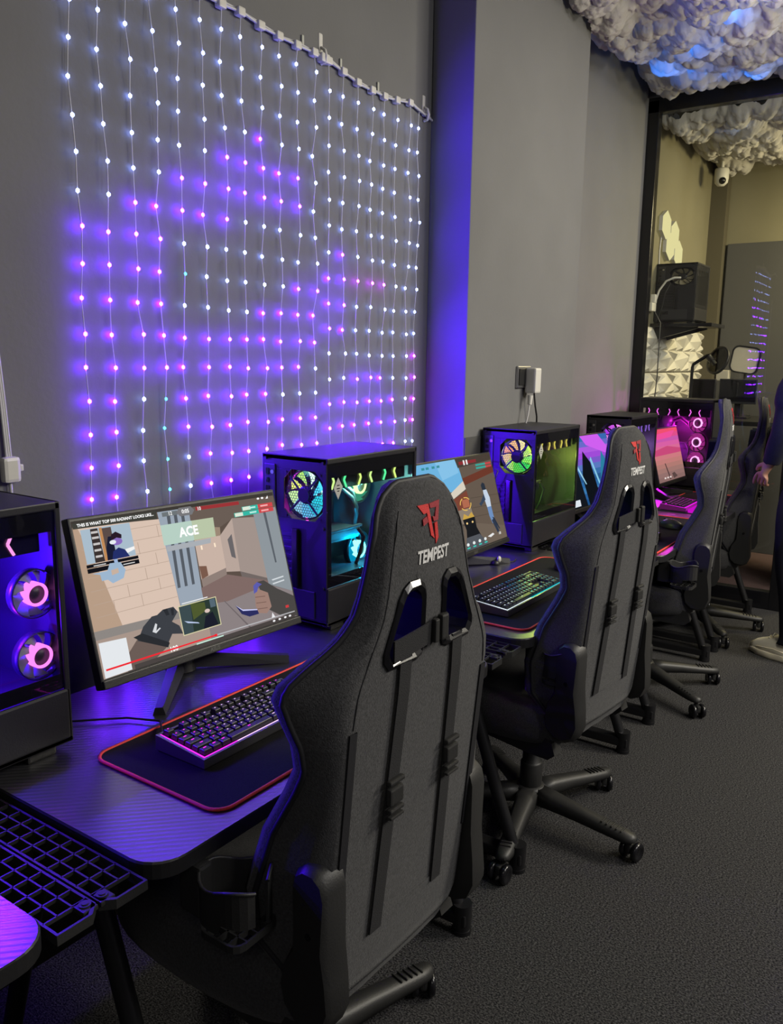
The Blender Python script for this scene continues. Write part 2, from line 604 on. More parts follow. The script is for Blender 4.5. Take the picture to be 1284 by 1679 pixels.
for k, (x, y) in enumerate([(-1.55, 4.55), (-1.50, 4.72), (-1.40, 4.86), (-1.25, 4.95), (-1.10, 4.97), (-0.95, 4.93), (-0.8, 4.95), (-1.30, 4.50), (-1.20, 4.38), (-1.05, 4.22), (-0.95, 4.08), (-0.85, 3.95), (-0.7, 3.8)]):
    lamp('cloud_light', 'POINT', (x, y, inside(gx, gy, gz, x, y)), (1.3, 2.2, 1.6, 1.0, 1.3, 0.8, 1.3, 1.4, 1.0, 1.8, 1.3, 0.8, 0.8)[k] * 0.42, BLUE, 0.012)
cl2, (hx, hy, hz) = cloud('cotton_cloud', 'cream lit cotton wadding cloud on the studio ceiling behind the glass', WX + 0.03, 0.6, GY + 0.08, BY - 0.03, 3.02, 0.10, 8, 0.12)
for x, y in ((-1.35, 5.75), (-1.05, 5.85), (-0.8, 5.8)):
    lamp('cloud_light', 'POINT', (x, y, inside(hx, hy, hz, x, y)), 0.12, (0.3, 0.5, 1.0), 0.012)

# ------------------------------------------------------------------ curtain of lights on the wall
def led_mat(name, glow, core):
    return emat(glow, core, name)


LED = {'w': emat((0.27, 0.37, 1.0), 24.0, 'cool_white_led'), 'v': emat((0.13, 0.006, 1.0), 230.0, 'violet_led'),
       'p': emat((0.50, 0.02, 1.0), 70.0, 'pink_led'), 'c': emat((0.02, 0.45, 0.80), 22.0, 'cyan_led')}
LED_KEYS = list(LED)
S_Y = [1.264, 1.346, 1.432, 1.509, 1.584, 1.669, 1.749, 1.822, 1.902, 1.98, 2.062, 2.142, 2.213, 2.291, 2.369, 2.451, 2.525, 2.602, 2.687, 2.747]
S_C = ['wwwwwwwvvvvvvvvvvvv', 'wwwwwwwvvvvvvvvvvvv', 'wwwwwwvvvvvvwwwwwww', 'wwwwwwvvvvvvccccccc', 'wwwwwvvwcwvvvvwwwww', 'wwwwwvvwwwvvvvvvvvv', 'wwwwvvvwwwvvvvvvvvv', 'wwwwvvwwwwvvvvvvvvv', 'wwwvvvwwwvvvvvvvvvv', 'wwwwvvwwwvvvwvvvvvv', 'wwwwvvwwvvvvwvvvvvv', 'wwwwwwwwvvvwwvvvvvv', 'wwwwwwwvvvwwvvvvvvv', 'wwwwwwvvvvwwvvvvvvv', 'wwwwwwwpwwwvvvvvvvv', 'wwwwwwwpwwwvvvvvvvv', 'wwwwwwwpwwwvvvvvvvv', 'wwwwwwwwwwwwvvvvvvv', 'wwwwwwwwwwwwwwwwwww', 'wwwwwwwwwwppppwwwww']
ROD = [(0.93, 2.43), (1.0, 2.45), (1.264, 2.40), (1.346, 2.41), (1.432, 2.42), (1.509, 2.43), (1.584, 2.435), (1.669, 2.44), (1.762, 2.441), (1.837, 2.445), (1.919, 2.431), (2.0, 2.429), (2.077, 2.429), (2.162, 2.432), (2.238, 2.425), (2.315, 2.412), (2.393, 2.40), (2.47, 2.401), (2.54, 2.399), (2.621, 2.408), (2.696, 2.419), (2.75, 2.408), (2.845, 2.392)]
LX = -1.785
random.seed(4)
cur = thing('curtain_light', 'curtain of hanging violet and white fairy lights on grey wall', 'string lights', (LX, 2.0, 0.8))


def L(p):
    return (p[0] - LX, p[1] - 2.0, p[2] - 0.8)


mb = MB()
mb.tube([L((LX - 0.004, y, z)) for y, z in ROD], 0.0045)
mb.tube([L((LX - 0.010, y, z + 0.008 + 0.003 * math.sin(40 * y))) for y, z in ROD], 0.003)
mb.build('top_cable', M['wcable'], cur)
rod_z = lambda y: float(np.interp(y, [a for a, b in ROD], [b for a, b in ROD]))
for y in S_Y[:-1]:
    MB().box(L((LX - 0.003, y, rod_z(y) - 0.002)), (0.022, 0.028, 0.024), bev=0.005).build('connector', M['wplastic'], cur)
for y in (1.62, 2.19, 2.80):
    z = rod_z(y)
    m = MB()
    m.box(L((LX - 0.018, y, z + 0.035)), (0.012, 0.020, 0.075), bev=0.005)
    m.tube([L((LX - 0.012, y, z + 0.03)), L((LX + 0.004, y, z + 0.02)), L((LX + 0.010, y, z)), L((LX + 0.004, y, z - 0.016)), L((LX - 0.012, y, z - 0.018))], 0.005)
    m.build('hook', M['wplastic'], cur)
MB().box(L((LX - 0.004, 2.192, rod_z(2.192) - 0.003)), (0.026, 0.042, 0.028), bev=0.006).build('splice_box', M['wplastic'], cur)
for y in (2.10, 2.29, 2.50):
    z = rod_z(y)
    MB().box(L((LX - 0.012, y, z + 0.022)), (0.006, 0.010, 0.034), bev=0.002).build('tape_tab', M['silver'], cur)
bulb_proto = {}
for k in LED_KEYS:
    me = MB().ball((0, 0, 0), 0.0050 if k != 'c' else 0.0036, sub=1, scale=(1, 1, 1.2))
    o = me.build('bulb', LED[k], None)
    bulb_proto[k] = o.data
    bpy.data.objects.remove(o)
count, rest, rest_mi = 0, MB(), None
for i, (y, cs) in enumerate(zip(S_Y, S_C)):
    z0 = (2.375 if i < 12 else 2.338)
    ph = random.random() * 6
    pts = [(LX, y, rod_z(y) - 0.01)]
    bulbs = []
    for k, c in enumerate(cs):
        z = z0 - 0.083 * k + random.uniform(-0.003, 0.003)
        if i < 4:
            z -= 0.0
        wy = y + 0.004 * math.sin(k * 0.9 + ph) + random.uniform(-0.003, 0.003)
        wx = LX + random.uniform(-0.008, 0.006)
        bulbs.append((wx + 0.002, wy, z, c))
        pts.append((wx, wy, z))
    pts.append((LX, y, z0 - 0.083 * len(cs)))
    st = MB().tube([L(p) for p in pts], 0.0014, seg=6).build('wire', M['wcable'], cur)
    for (a, b, z, c) in bulbs:
        if count < 100 and k >= 0:
            count += 1
            o = bpy.data.objects.new('bulb', bulb_proto[c])
            o.location = L((a, b, z))
            COL.objects.link(o)
            o.parent = st
        else:
            rest.ball(L((a, b, z)), 0.0050 if c != 'c' else 0.0036, mi=LED_KEYS.index(c), sub=1, scale=(1, 1, 1.2))
o = rest.build('bulb', [LED[k] for k in LED_KEYS], cur)
o['kind'] = 'stuff'

# unseen violet spots added along the curtain to tint desks and towers
for y, z in ((1.27, 1.47), (1.43, 1.63), (1.51, 1.30), (1.67, 1.22), (1.75, 1.47), (1.90, 1.55), (1.98, 1.22), (2.06, 1.63), (2.14, 1.30), (2.21, 1.14), (2.29, 1.47), (2.37, 1.22), (2.45, 1.30), (2.53, 1.14), (1.35, 1.05), (1.60, 1.0)):
    sp = lamp('violet_fill', 'SPOT', (LX + 0.012, y, z), 8.0, (0.065, 0.003, 1.0), 0.004)
    sp.data.spot_size = R(100)
    sp.data.spot_blend = 0.7
    sp.rotation_euler = Vector((0.82, 0.22, -0.58)).to_track_quat('-Z', 'Y').to_euler()

for y, z in ((2.45, 0.98), (2.50, 1.20), (2.40, 1.42), (2.50, 1.62), (2.35, 1.80), (2.50, 1.98), (2.45, 2.25), (2.40, 2.45)):  # further added spots that turn the pillar's near face violet
    sp = lamp('violet_fill', 'SPOT', (LX + 0.012, y, z), 19.0 if z < 1.8 else 11.0, (0.060, 0.004, 1.0), 0.004)
    sp.data.spot_size = R(84)
    sp.data.spot_blend = 1.0
    sp.rotation_euler = Vector((0.62, 0.78, -0.05)).to_track_quat('-Z', 'Y').to_euler()

# lead of the curtain at the left edge and its small white control box
t = thing('cable_controller', 'small white box on the ribbon cable at left edge of the grey wall', 'switch', (WX, 1.05, 1.23))
MB().box((0.014, 0, 0), (0.024, 0.042, 0.060), bev=0.009).build('box', M['wplastic'], t)
MB().box((0.016, 0.024, 0.003), (0.012, 0.010, 0.016), bev=0.003).build('button', M['wplastic'], t)
m = MB()
for d in (-0.005, 0.0, 0.005):
    m.tube([(0.006, d - 0.012, 0.95), (0.007, d - 0.02, 0.5), (0.007, d - 0.012, 0.3), (0.008, d - 0.004, 0.15), (0.010, d, 0.028)], 0.0032)
m.tube([(0.010, 0, -0.028), (0.010, 0.004, -0.2), (0.012, 0.0, -0.5)], 0.004)
m.build('ribbon_cable', M['wcable'], t)

# wall socket on the pillar with adapters and leads
t = thing('wall_socket', 'white wall socket on pillar with adapter plugged in above the second computer', 'socket', (CX, 3.37, 1.40))
m = MB()
m.box((0.006, -0.01, 0.025), (0.012, 0.13, 0.095), bev=0.004)
m.build('face_plate', M['steel'], t)
MB().box((0.013, -0.012, 0.025), (0.006, 0.105, 0.072), bev=0.002).build('insert', M['black'], t)
MB().box((0.040, 0.022, 0.010), (0.052, 0.060, 0.110), bev=0.008).build('adapter', M['wplastic'], t)
MB().cyl((0.040, 0.0, -0.055), (0.040, -0.004, -0.095), 0.012, 0.009).build('plug', M['wplastic'], t)
MB().tube([(0.04, -0.004, -0.09), (0.04, -0.016, -0.14), (0.035, -0.03, -0.19), (0.03, -0.04, -0.30)], 0.0035).build('white_lead', M['wcable'], t)
MB().tube([(0.04, 0.036, -0.04), (0.044, 0.045, -0.10), (0.045, 0.065, -0.15), (0.04, 0.08, -0.22), (0.03, 0.085, -0.30)], 0.004).build('black_lead', M['black'], t)


# ------------------------------------------------------------------ gaming chair
ZS = [0.435, 0.48, 0.55, 0.64, 0.75, 0.83, 0.87, 0.91, 0.95, 0.985, 1.005, 1.03, 1.055, 1.07, 1.10, 1.13, 1.17, 1.21, 1.25, 1.275, 1.292, 1.300]
WS = [0.180, 0.215, 0.245, 0.252, 0.240, 0.232, 0.232, 0.238, 0.250, 0.259, 0.252, 0.224, 0.187, 0.168, 0.148, 0.138, 0.128, 0.119, 0.106, 0.090, 0.068, 0.040]
DS = [0.02, 0.06, 0.11, 0.12, 0.10, 0.065, 0.05, 0.055, 0.07, 0.08, 0.078, 0.064, 0.049, 0.043, 0.035, 0.030, 0.025, 0.022, 0.020, 0.018, 0.016, 0.014]
PS = [0.170, 0.200, 0.210, 0.212, 0.212, 0.210, 0.208, 0.206, 0.203, 0.198, 0.190, 0.176, 0.162, 0.152, 0.136, 0.124, 0.114, 0.104, 0.088, 0.070, 0.048, 0.020]
TS = [0.05, 0.08, 0.10, 0.11, 0.11, 0.10, 0.095, 0.09, 0.085, 0.08, 0.075, 0.07, 0.06, 0.055, 0.05, 0.045, 0.042, 0.040, 0.038, 0.035, 0.032, 0.028]


def at(tbl, z):
    return float(np.interp(z, ZS, tbl))


def rear(x, z):
    """rear surface of the back: local y (negative is behind)"""
    y0 = float(np.interp(z, [0.435, 0.5, 0.97, 1.10, 1.23, 1.300], [-0.244, -0.250, -0.294, -0.300, -0.294, -0.276]))
    w, p, d = at(WS, z), at(PS, z), at(DS, z)
    a = abs(x)
    y = y0 + 0.006 * (a / p) ** 2 if a <= p else y0 + 0.006 + d * ((a - p) / max(1e-4, w - p)) ** 1.35
    return y


def back_shell():
    m = MB()
    zs = []
    for a, b in zip(ZS[:-1], ZS[1:]):
        n = max(1, int((b - a) / 0.022))
        zs += [a + (b - a) * k / n for k in range(n)]
    zs.append(ZS[-1])
    rows = []
    for z in zs:
        w, t = at(WS, z), at(TS, z)
        us = [-1 + 2 * k / 30 for k in range(31)]
        ring = [(u * w, rear(u * w, z), z) for u in us]
        yw = rear(w, z)
        q = min(1.0, at(TS, z) / 0.08)
        ring.append((w + 0.005, yw + 0.014 * q, z))
        ring.append((w - 0.002, yw + 0.028 * q, z))
        for u in us[::-1][2:-2]:
            bol = 0.035 * abs(u) ** 2.5
            f = rear(u * w, z) + t * (1 - 0.35 * u * u) + bol * 0.3
            ring.append((u * w, max(f, rear(u * w, z) + 0.025), z))
        ring.append((-w + 0.002, yw + 0.028 * q, z))
        ring.append((-w - 0.005, yw + 0.014 * q, z))
        rows.append(ring)
    n = len(rows[0])
    vs = [p for r in rows for p in r]
    fs = []
    mi = []
    for i in range(len(rows) - 1):
        for k in range(n):
            l = (k + 1) % n
            fs.append((i * n + k, i * n + l, (i + 1) * n + l, (i + 1) * n + k))
    fs.append(tuple(range(n))[::-1])
    fs.append(tuple((len(rows) - 1) * n + k for k in range(n)))
    m.add(vs, fs, 0, True)
    for q in range(len(fs)):
        if q < len(fs) - 2:
            k = q % n
            zz = zs[q // n]
            x = rows[q // n][k][0]
            if zz < 0.90 and abs(x) > at(PS, zz) and k < 31:
                m.mi[q] = 1
    return m


HOLE = [(0.031, 1.118), (0.034, 1.130), (0.045, 1.139), (0.066, 1.138), (0.078, 1.130), (0.088, 1.115), (0.119, 1.050), (0.120, 1.036), (0.110, 1.023), (0.050, 1.023), (0.036, 1.028), (0.032, 1.040)]


def shrink(poly, d):
    cx = sum(p[0] for p in poly) / len(poly)
    cz = sum(p[1] for p in poly) / len(poly)
    out = []
    for x, z in poly:
        l = math.hypot(x - cx, z - cz)
        out.append((cx + (x - cx) * (l - d) / l, cz + (z - cz) * (l - d) / l))
    return out


def ribbon(m, path, width, mi=0, off=0.004, horizontal=False):
    """path of (x, z) lying on the rear surface"""
    vs = []
    for (x, z) in path:
        for s in (-0.5, 0.5):
            xx, zz = (x, z + s * width) if horizontal else (x + s * width, z)
            y = min(rear(x, z), rear(xx, zz)) - off
            vs.append((xx, y, zz))
            vs.append((xx, y + 0.003, zz))
    fs = []
    for i in range(len(path) - 1):
        a, b = 4 * i, 4 * (i + 1)
        fs += [(a, a + 2, b + 2, b), (a + 1, b + 1, b + 3, a + 3), (a, b, b + 1, a + 1), (a + 2, a + 3, b + 3, b + 2)]
    m.add(vs, fs, mi)


def make_chair(base_rot=0.0, lift=0.0, recline=0.0):
    root = thing('gaming_chair', '', 'chair')
    # backrest
    bk = back_shell().build('backrest', [M['fabric'], M['leather']], root)
    cut = MB()
    for s in (-1, 1):
        cut.prism([(s * x, z) for x, z in shrink(HOLE, 0.004)], -0.5, 0.2, 'y')
    co = cut.build('cutter', M['fabric'])
    md = bk.modifiers.new('holes', 'BOOLEAN')
    md.object = co
    md.operation = 'DIFFERENCE'
    md.solver = 'EXACT'
    bpy.context.view_layer.update()
    apply_mods(bk)
    bpy.data.objects.remove(co)
    for s in (-1, 1):
        m = MB()
        o_ = [(s * x, z) for x, z in shrink(HOLE, -0.010)]
        i_ = [(s * x, z) for x, z in shrink(HOLE, 0.007)]
        n = len(o_)
        vs = []
        for k in range(n):
            (a, b), (c, d) = o_[k], i_[k]
            ya = rear(a, b)
            e, f = (a + c) / 2, (b + d) / 2
            vs += [(a, ya + 0.003, b), (a, ya - 0.004, b), (e, rear(e, f) - 0.008, f), (c, rear(c, d) - 0.003, d), (c, rear(c, d) + 0.085, d)]
        fs = []
        for k in range(n):
            l = (k + 1) % n
            for q in range(4):
                fs.append((5 * k + q, 5 * l + q, 5 * l + q + 1, 5 * k + q + 1))
        m.add(vs, fs, 0, False)
        m.build('belt_slot_frame', M['gloss'], bk)
    # piping along the outline
    zz = [0.48 + 0.815 * k / 60 for k in range(61)] + [1.299]
    left = [(-at(WS, z) - 0.001, rear(at(WS, z), z) + 0.002, z) for z in zz]
    right = [(at(WS, z) + 0.001, rear(at(WS, z), z) + 0.002, z) for z in zz]
    MB().tube(left + right[::-1], 0.0055, seg=8).build('piping', M['piping'], bk)
    # stitched seams of the centre panel
    for s in (-1, 1):
        MB().tube([(s * at(PS, z) * 0.93, rear(at(PS, z) * 0.93, z) - 0.0004, z) for z in [0.94 + 0.32 * k / 20 for k in range(21)]], 0.0012, seg=5).build('seam', M['piping'], bk)
    # zip on each side
    for s in (-1, 1):
        m = MB()
        zs = [0.60 + 0.335 * k / 14 for k in range(15)]
        ribbon(m, [(s * 0.190, z) for z in zs], 0.017, off=0.003)
        m.build('zip', M['piping'], bk)
    # lower flap and hem
    m = MB()
    ribbon(m, [(x, 0.535) for x in [-0.10 + 0.20 * k / 10 for k in range(11)]], 0.012, off=0.002, horizontal=True)
    m.build('hem', M['fabric'], bk)
    # straps, buckles, cross belt
    for s in (-1, 1):
        m = MB()
        ribbon(m, [(s * (0.074 + 0.018 * (1.055 - z) / 0.52), z) for z in [1.030 - 0.50 * k / 24 for k in range(25)]], 0.030, off=0.006)
        m.build('strap', M['strap'], bk)
        m = MB()
        zc = 0.79 if s < 0 else 0.80
        xc = s * (0.074 + 0.018 * (1.055 - zc) / 0.52)
        y = rear(xc, zc) - 0.012
        m.box((xc, y, zc), (0.036, 0.012, 0.030), bev=0.004)
        m.box((xc, y - 0.002, zc + 0.026), (0.040, 0.010, 0.008), bev=0.003)
        m.box((xc, y - 0.002, zc - 0.024), (0.038, 0.010, 0.007), bev=0.003)
        m.box((xc, y - 0.002, zc - 0.036), (0.036, 0.010, 0.005), bev=0.002)
        m.build('buckle', M['nylon'], bk)
    m = MB()
    for z0, z1, x0, x1 in ((1.045, 1.060, -0.112, 0.03),):
        ribbon(m, [(x0 + (x1 - x0) * k / 14, z0 + (z1 - z0) * k / 14) for k in range(15)], 0.036, off=0.010, horizontal=True)
    m.build('cross_belt', M['strap'], bk)
    m = MB()
    m.box((0.012, rear(0, 1.06) - 0.014, 1.059), (0.020, 0.012, 0.044), bev=0.004)
    m.box((-0.010, rear(0, 1.06) - 0.014, 1.057), (0.012, 0.010, 0.040), bev=0.003)
    m.build('belt_clip', M['nylon'], bk)
    # embroidered emblem and lettering
    m = MB()
    sx, sz, zc = 0.061, 0.033, 1.230

    def emb(poly, mi):
        vs = []
        for x, z in poly:
            X, Z = x * sx, zc + z * sz
            vs.append((X, rear(X, Z) - 0.0016, Z))
        n = len(vs)
        vs += [(x, y + 0.0018, z) for x, y, z in vs]
        fs = [tuple(range(n))] + [(i, (i + 1) % n, n + (i + 1) % n, n + i) for i in range(n)]
        m.add(vs, fs, mi)
    emb([(-0.52, 1.0), (-0.04, 1.0), (0.07, -0.72), (-0.09, -0.52), (-0.17, 0.60), (-0.32, 0.56)], 0)
    emb([(-0.40, 0.32), (-0.20, 0.44), (-0.18, 0.16), (-0.42, 0.02)], 1)
    emb([(0.0, 1.0), (0.52, 1.08), (0.44, 0.78), (0.02, 0.78)], 1)
    emb([(0.52, 1.08), (0.28, 0.14), (0.16, 0.34), (0.30, 0.80)], 1)
    emb([(0.28, 0.14), (0.07, 0.14), (0.05, 0.38), (0.16, 0.34)], 1)
    emb([(0.09, 0.04), (0.22, 0.08), (0.26, -0.70), (0.13, -1.0)], 0)
    m.build('emblem', [M['red'], M['darkred']], bk)
    vs, fs = text_mesh('TEMPEST', 0.0235, shear=0.18, bold=0.0007)
    w = max(v[0] for v in vs) - min(v[0] for v in vs)
    k = 0.090 / w
    m = MB()
    m.add([(x * k, rear(x * k, 1.180 + y) - 0.0016, 1.180 + y * 1.25) for x, y, z in vs], fs, 0)
    m.build('lettering', M['white'], bk, fix=False)
    # seat
    m = MB()
    secs = []
    for y, w, z0, z1 in ((-0.235, 0.17, 0.40, 0.47), (-0.20, 0.235, 0.385, 0.50), (-0.10, 0.262, 0.375, 0.515), (0.05, 0.272, 0.37, 0.52), (0.18, 0.268, 0.37, 0.52), (0.26, 0.255, 0.38, 0.51), (0.30, 0.225, 0.40, 0.485)):
        ring = []
        for kx, kz in ((-1, 0.25), (-0.97, 0.0), (-0.6, 0), (0, 0), (0.6, 0), (0.97, 0), (1, 0.25), (1, 0.75), (0.93, 1), (0.72, 0.92), (0.5, 0.72), (0, 0.68), (-0.5, 0.72), (-0.72, 0.92), (-0.93, 1), (-1, 0.75)):
            ring.append((kx * w, y, z0 + kz * (z1 - z0)))
        secs.append(ring)
    n = len(secs[0])
    vs = [p for r in secs for p in r]
    fs = [(i * n + k, i * n + (k + 1) % n, (i + 1) * n + (k + 1) % n, (i + 1) * n + k) for i in range(len(secs) - 1) for k in range(n)]
    fs += [tuple(range(n)), tuple((len(secs) - 1) * n + k for k in range(n))]
    m.add(vs, fs, 0, True)
    st = m.build('seat', M['leather'], root)
    md = st.modifiers.new('smooth', 'SUBSURF')
    md.levels = md.render_levels = 1
    apply_mods(st)
    # side hinge covers: outline in (y, z)
    HZ = 0.040
    prof = [(-0.262, 0.640), (-0.255, 0.664), (-0.238, 0.676), (-0.216, 0.676), (-0.200, 0.664), (-0.194, 0.640), (-0.192, 0.570), (-0.186, 0.520), (-0.168, 0.480), (-0.162, 0.440), (-0.172, 0.405), (-0.196, 0.385), (-0.228, 0.382), (-0.256, 0.396), (-0.270, 0.430), (-0.268, 0.480), (-0.262, 0.540)]
    prof = [(a - 0.012, b + HZ) for a, b in prof]
    for s in (-1, 1):
        m = MB()
        x0, x1, x2 = s * 0.190, s * 0.232, s * 0.242
        inner = shrink(prof, 0.010)
        n = len(prof)
        vs = [(x0, a, b) for a, b in prof] + [(x1, a, b) for a, b in prof] + [(x2, a, b) for a, b in inner]
        fs = [(i, (i + 1) % n, n + (i + 1) % n, n + i) for i in range(n)] + [(n + i, n + (i + 1) % n, 2 * n + (i + 1) % n, 2 * n + i) for i in range(n)]
        m.add(vs, fs, 0, True)
        m.add(vs[2 * n:], [tuple(range(n))], 0)
        m.add(vs[:n], [tuple(range(n))], 0)
        hc = m.build('hinge_cover', M['nylon'], root)
        MB().cyl((s * 0.240, -0.240, 0.600), (s * 0.2435, -0.240, 0.600), 0.006).build('screw', M['gloss'], hc)
        m = MB()
        pr = [(-0.20, 0.405), (-0.14, 0.440), (-0.05, 0.430), (0.10, 0.425), (0.16, 0.410), (0.16, 0.385), (0.02, 0.362), (-0.12, 0.352), (-0.19, 0.352), (-0.212, 0.372)]
        m.prism(pr, s * 0.190, s * 0.232, 'x')
        m.build('hinge_bracket', M['nylon'], root)
    MB().tube([(0.288, -0.17, 0.44), (0.305, -0.15, 0.47), (0.31, -0.12, 0.55), (0.31, -0.115, 0.60), (0.31, -0.13, 0.635)], [0.008, 0.008, 0.009, 0.009, 0.007]).build('recline_lever', M['gloss'], root)
    # mechanism
    m = MB()
    m.box((0, 0.0, 0.352), (0.20, 0.30, 0.035), bev=0.008)
    m.box((0, -0.02, 0.325), (0.12, 0.16, 0.04), bev=0.01)
    m.build('tilt_mechanism', M['satin'], root)
    MB().tube([(0.08, 0.0, 0.345), (0.20, 0.0, 0.34), (0.30, 0.02, 0.335), (0.33, 0.03, 0.335)], [0.005, 0.005, 0.007, 0.009]).build('height_lever', M['nylon'], root)
    for o in root.children:
        o.location.z += lift
    MB().lathe([(0.014, 0.20), (0.014, 0.34 + lift)]).build('gas_piston', M['satin'], root)
    MB().lathe([(0.001, 0.12), (0.033, 0.12), (0.036, 0.13), (0.036, 0.205), (0.033, 0.210), (0.030, 0.212), (0.030, 0.30), (0.027, 0.305), (0.001, 0.305)]).build('gas_cover', M['nylon'], root)
    # five-armed base
    MB().lathe([(0.001, 0.075), (0.045, 0.075), (0.052, 0.085), (0.050, 0.122), (0.042, 0.130), (0.001, 0.130)]).build('hub', M['nylon'], root)
    for k in range(5):
        a = base_rot + 2 * math.pi * k / 5
        ca, sa = math.cos(a), math.sin(a)
        m = MB()
        m.xf = Matrix.Rotation(a, 4, 'Z')
        prof = [(0.03, 0.080, 0.128, 0.034), (0.08, 0.078, 0.124, 0.030), (0.16, 0.074, 0.112, 0.026), (0.25, 0.068, 0.098, 0.025), (0.30, 0.066, 0.092, 0.026), (0.325, 0.067, 0.088, 0.021), (0.335, 0.070, 0.084, 0.010)]
        vs = []
        for r, z0, z1, w in prof:
            r *= 1.10
            vs += [(r, -w, z0), (r, -w, z1 - 0.012), (r, -w * 0.6, z1), (r, w * 0.6, z1), (r, w, z1 - 0.012), (r, w, z0)]
        fs = [(6 * i + q, 6 * i + (q + 1) % 6, 6 * i + 6 + (q + 1) % 6, 6 * i + 6 + q) for i in range(len(prof) - 1) for q in range(6)]
        fs += [tuple(range(6)), tuple(6 * (len(prof) - 1) + q for q in range(6))]
        m.add(vs, fs, 0, True)
        for j in range(5):
            m.box((0.262 + 0.016 * j, 0, 0.1015 - 0.0022 * j), (0.004, 0.034, 0.006), bev=0.0015)
        m.build('base_arm', M['nylon'], root)
        m = MB()
        sw = a + 0.9 + 1.7 * k
        T = Matrix.Translation((ca * 0.347, sa * 0.347, 0)) @ Matrix.Rotation(sw, 4, 'Z')
        m.xf = T
        m.cyl((0, 0, 0.045), (0, 0, 0.075), 0.008)
        m.box((0.012, 0, 0.040), (0.040, 0.018, 0.030), bev=0.006)
        cs = m.build('caster', M['nylon'], root)
        for s in (-1, 1):
            w = MB()
            w.xf = T
            w.lathe([(0.001, s * 0.011), (0.024, s * 0.011), (0.029, s * 0.014), (0.0295, s * 0.023), (0.026, s * 0.028), (0.018, s * 0.029), (0.015, s * 0.026), (0.001, s * 0.026)], (0.016, 0, 0.0295), 'y')
            w.build('wheel', M['gloss'], cs)
    return root


CH = [(-0.977, 1.125, -2.3, 0.0, -0.21, 'nearest dark grey racing chair in front of the large bright monitor'),
      (-1.025, 2.325, -7.0, 0.012, -0.29, 'second dark grey racing chair, at the desk with the cyan lit keyboard'),
      (-1.085, 3.680, 8.0, 0.045, 0.23, 'third racing chair from the front, left of the standing person'),
      (-1.130, 4.750, 6.0, 0.02, -0.05, 'farthest racing chair, at the glass partition beside the standing person')]
for x, y, yaw, lift, br, lab in CH:
    c = make_chair(br, lift)
    c.location = (x, y, 0)
    c.rotation_euler = (0, 0, R(90 + yaw))
    tag(c, lab, 'chair', 'racing chairs along the desks')

# ------------------------------------------------------------------ desks
DZ = 0.73


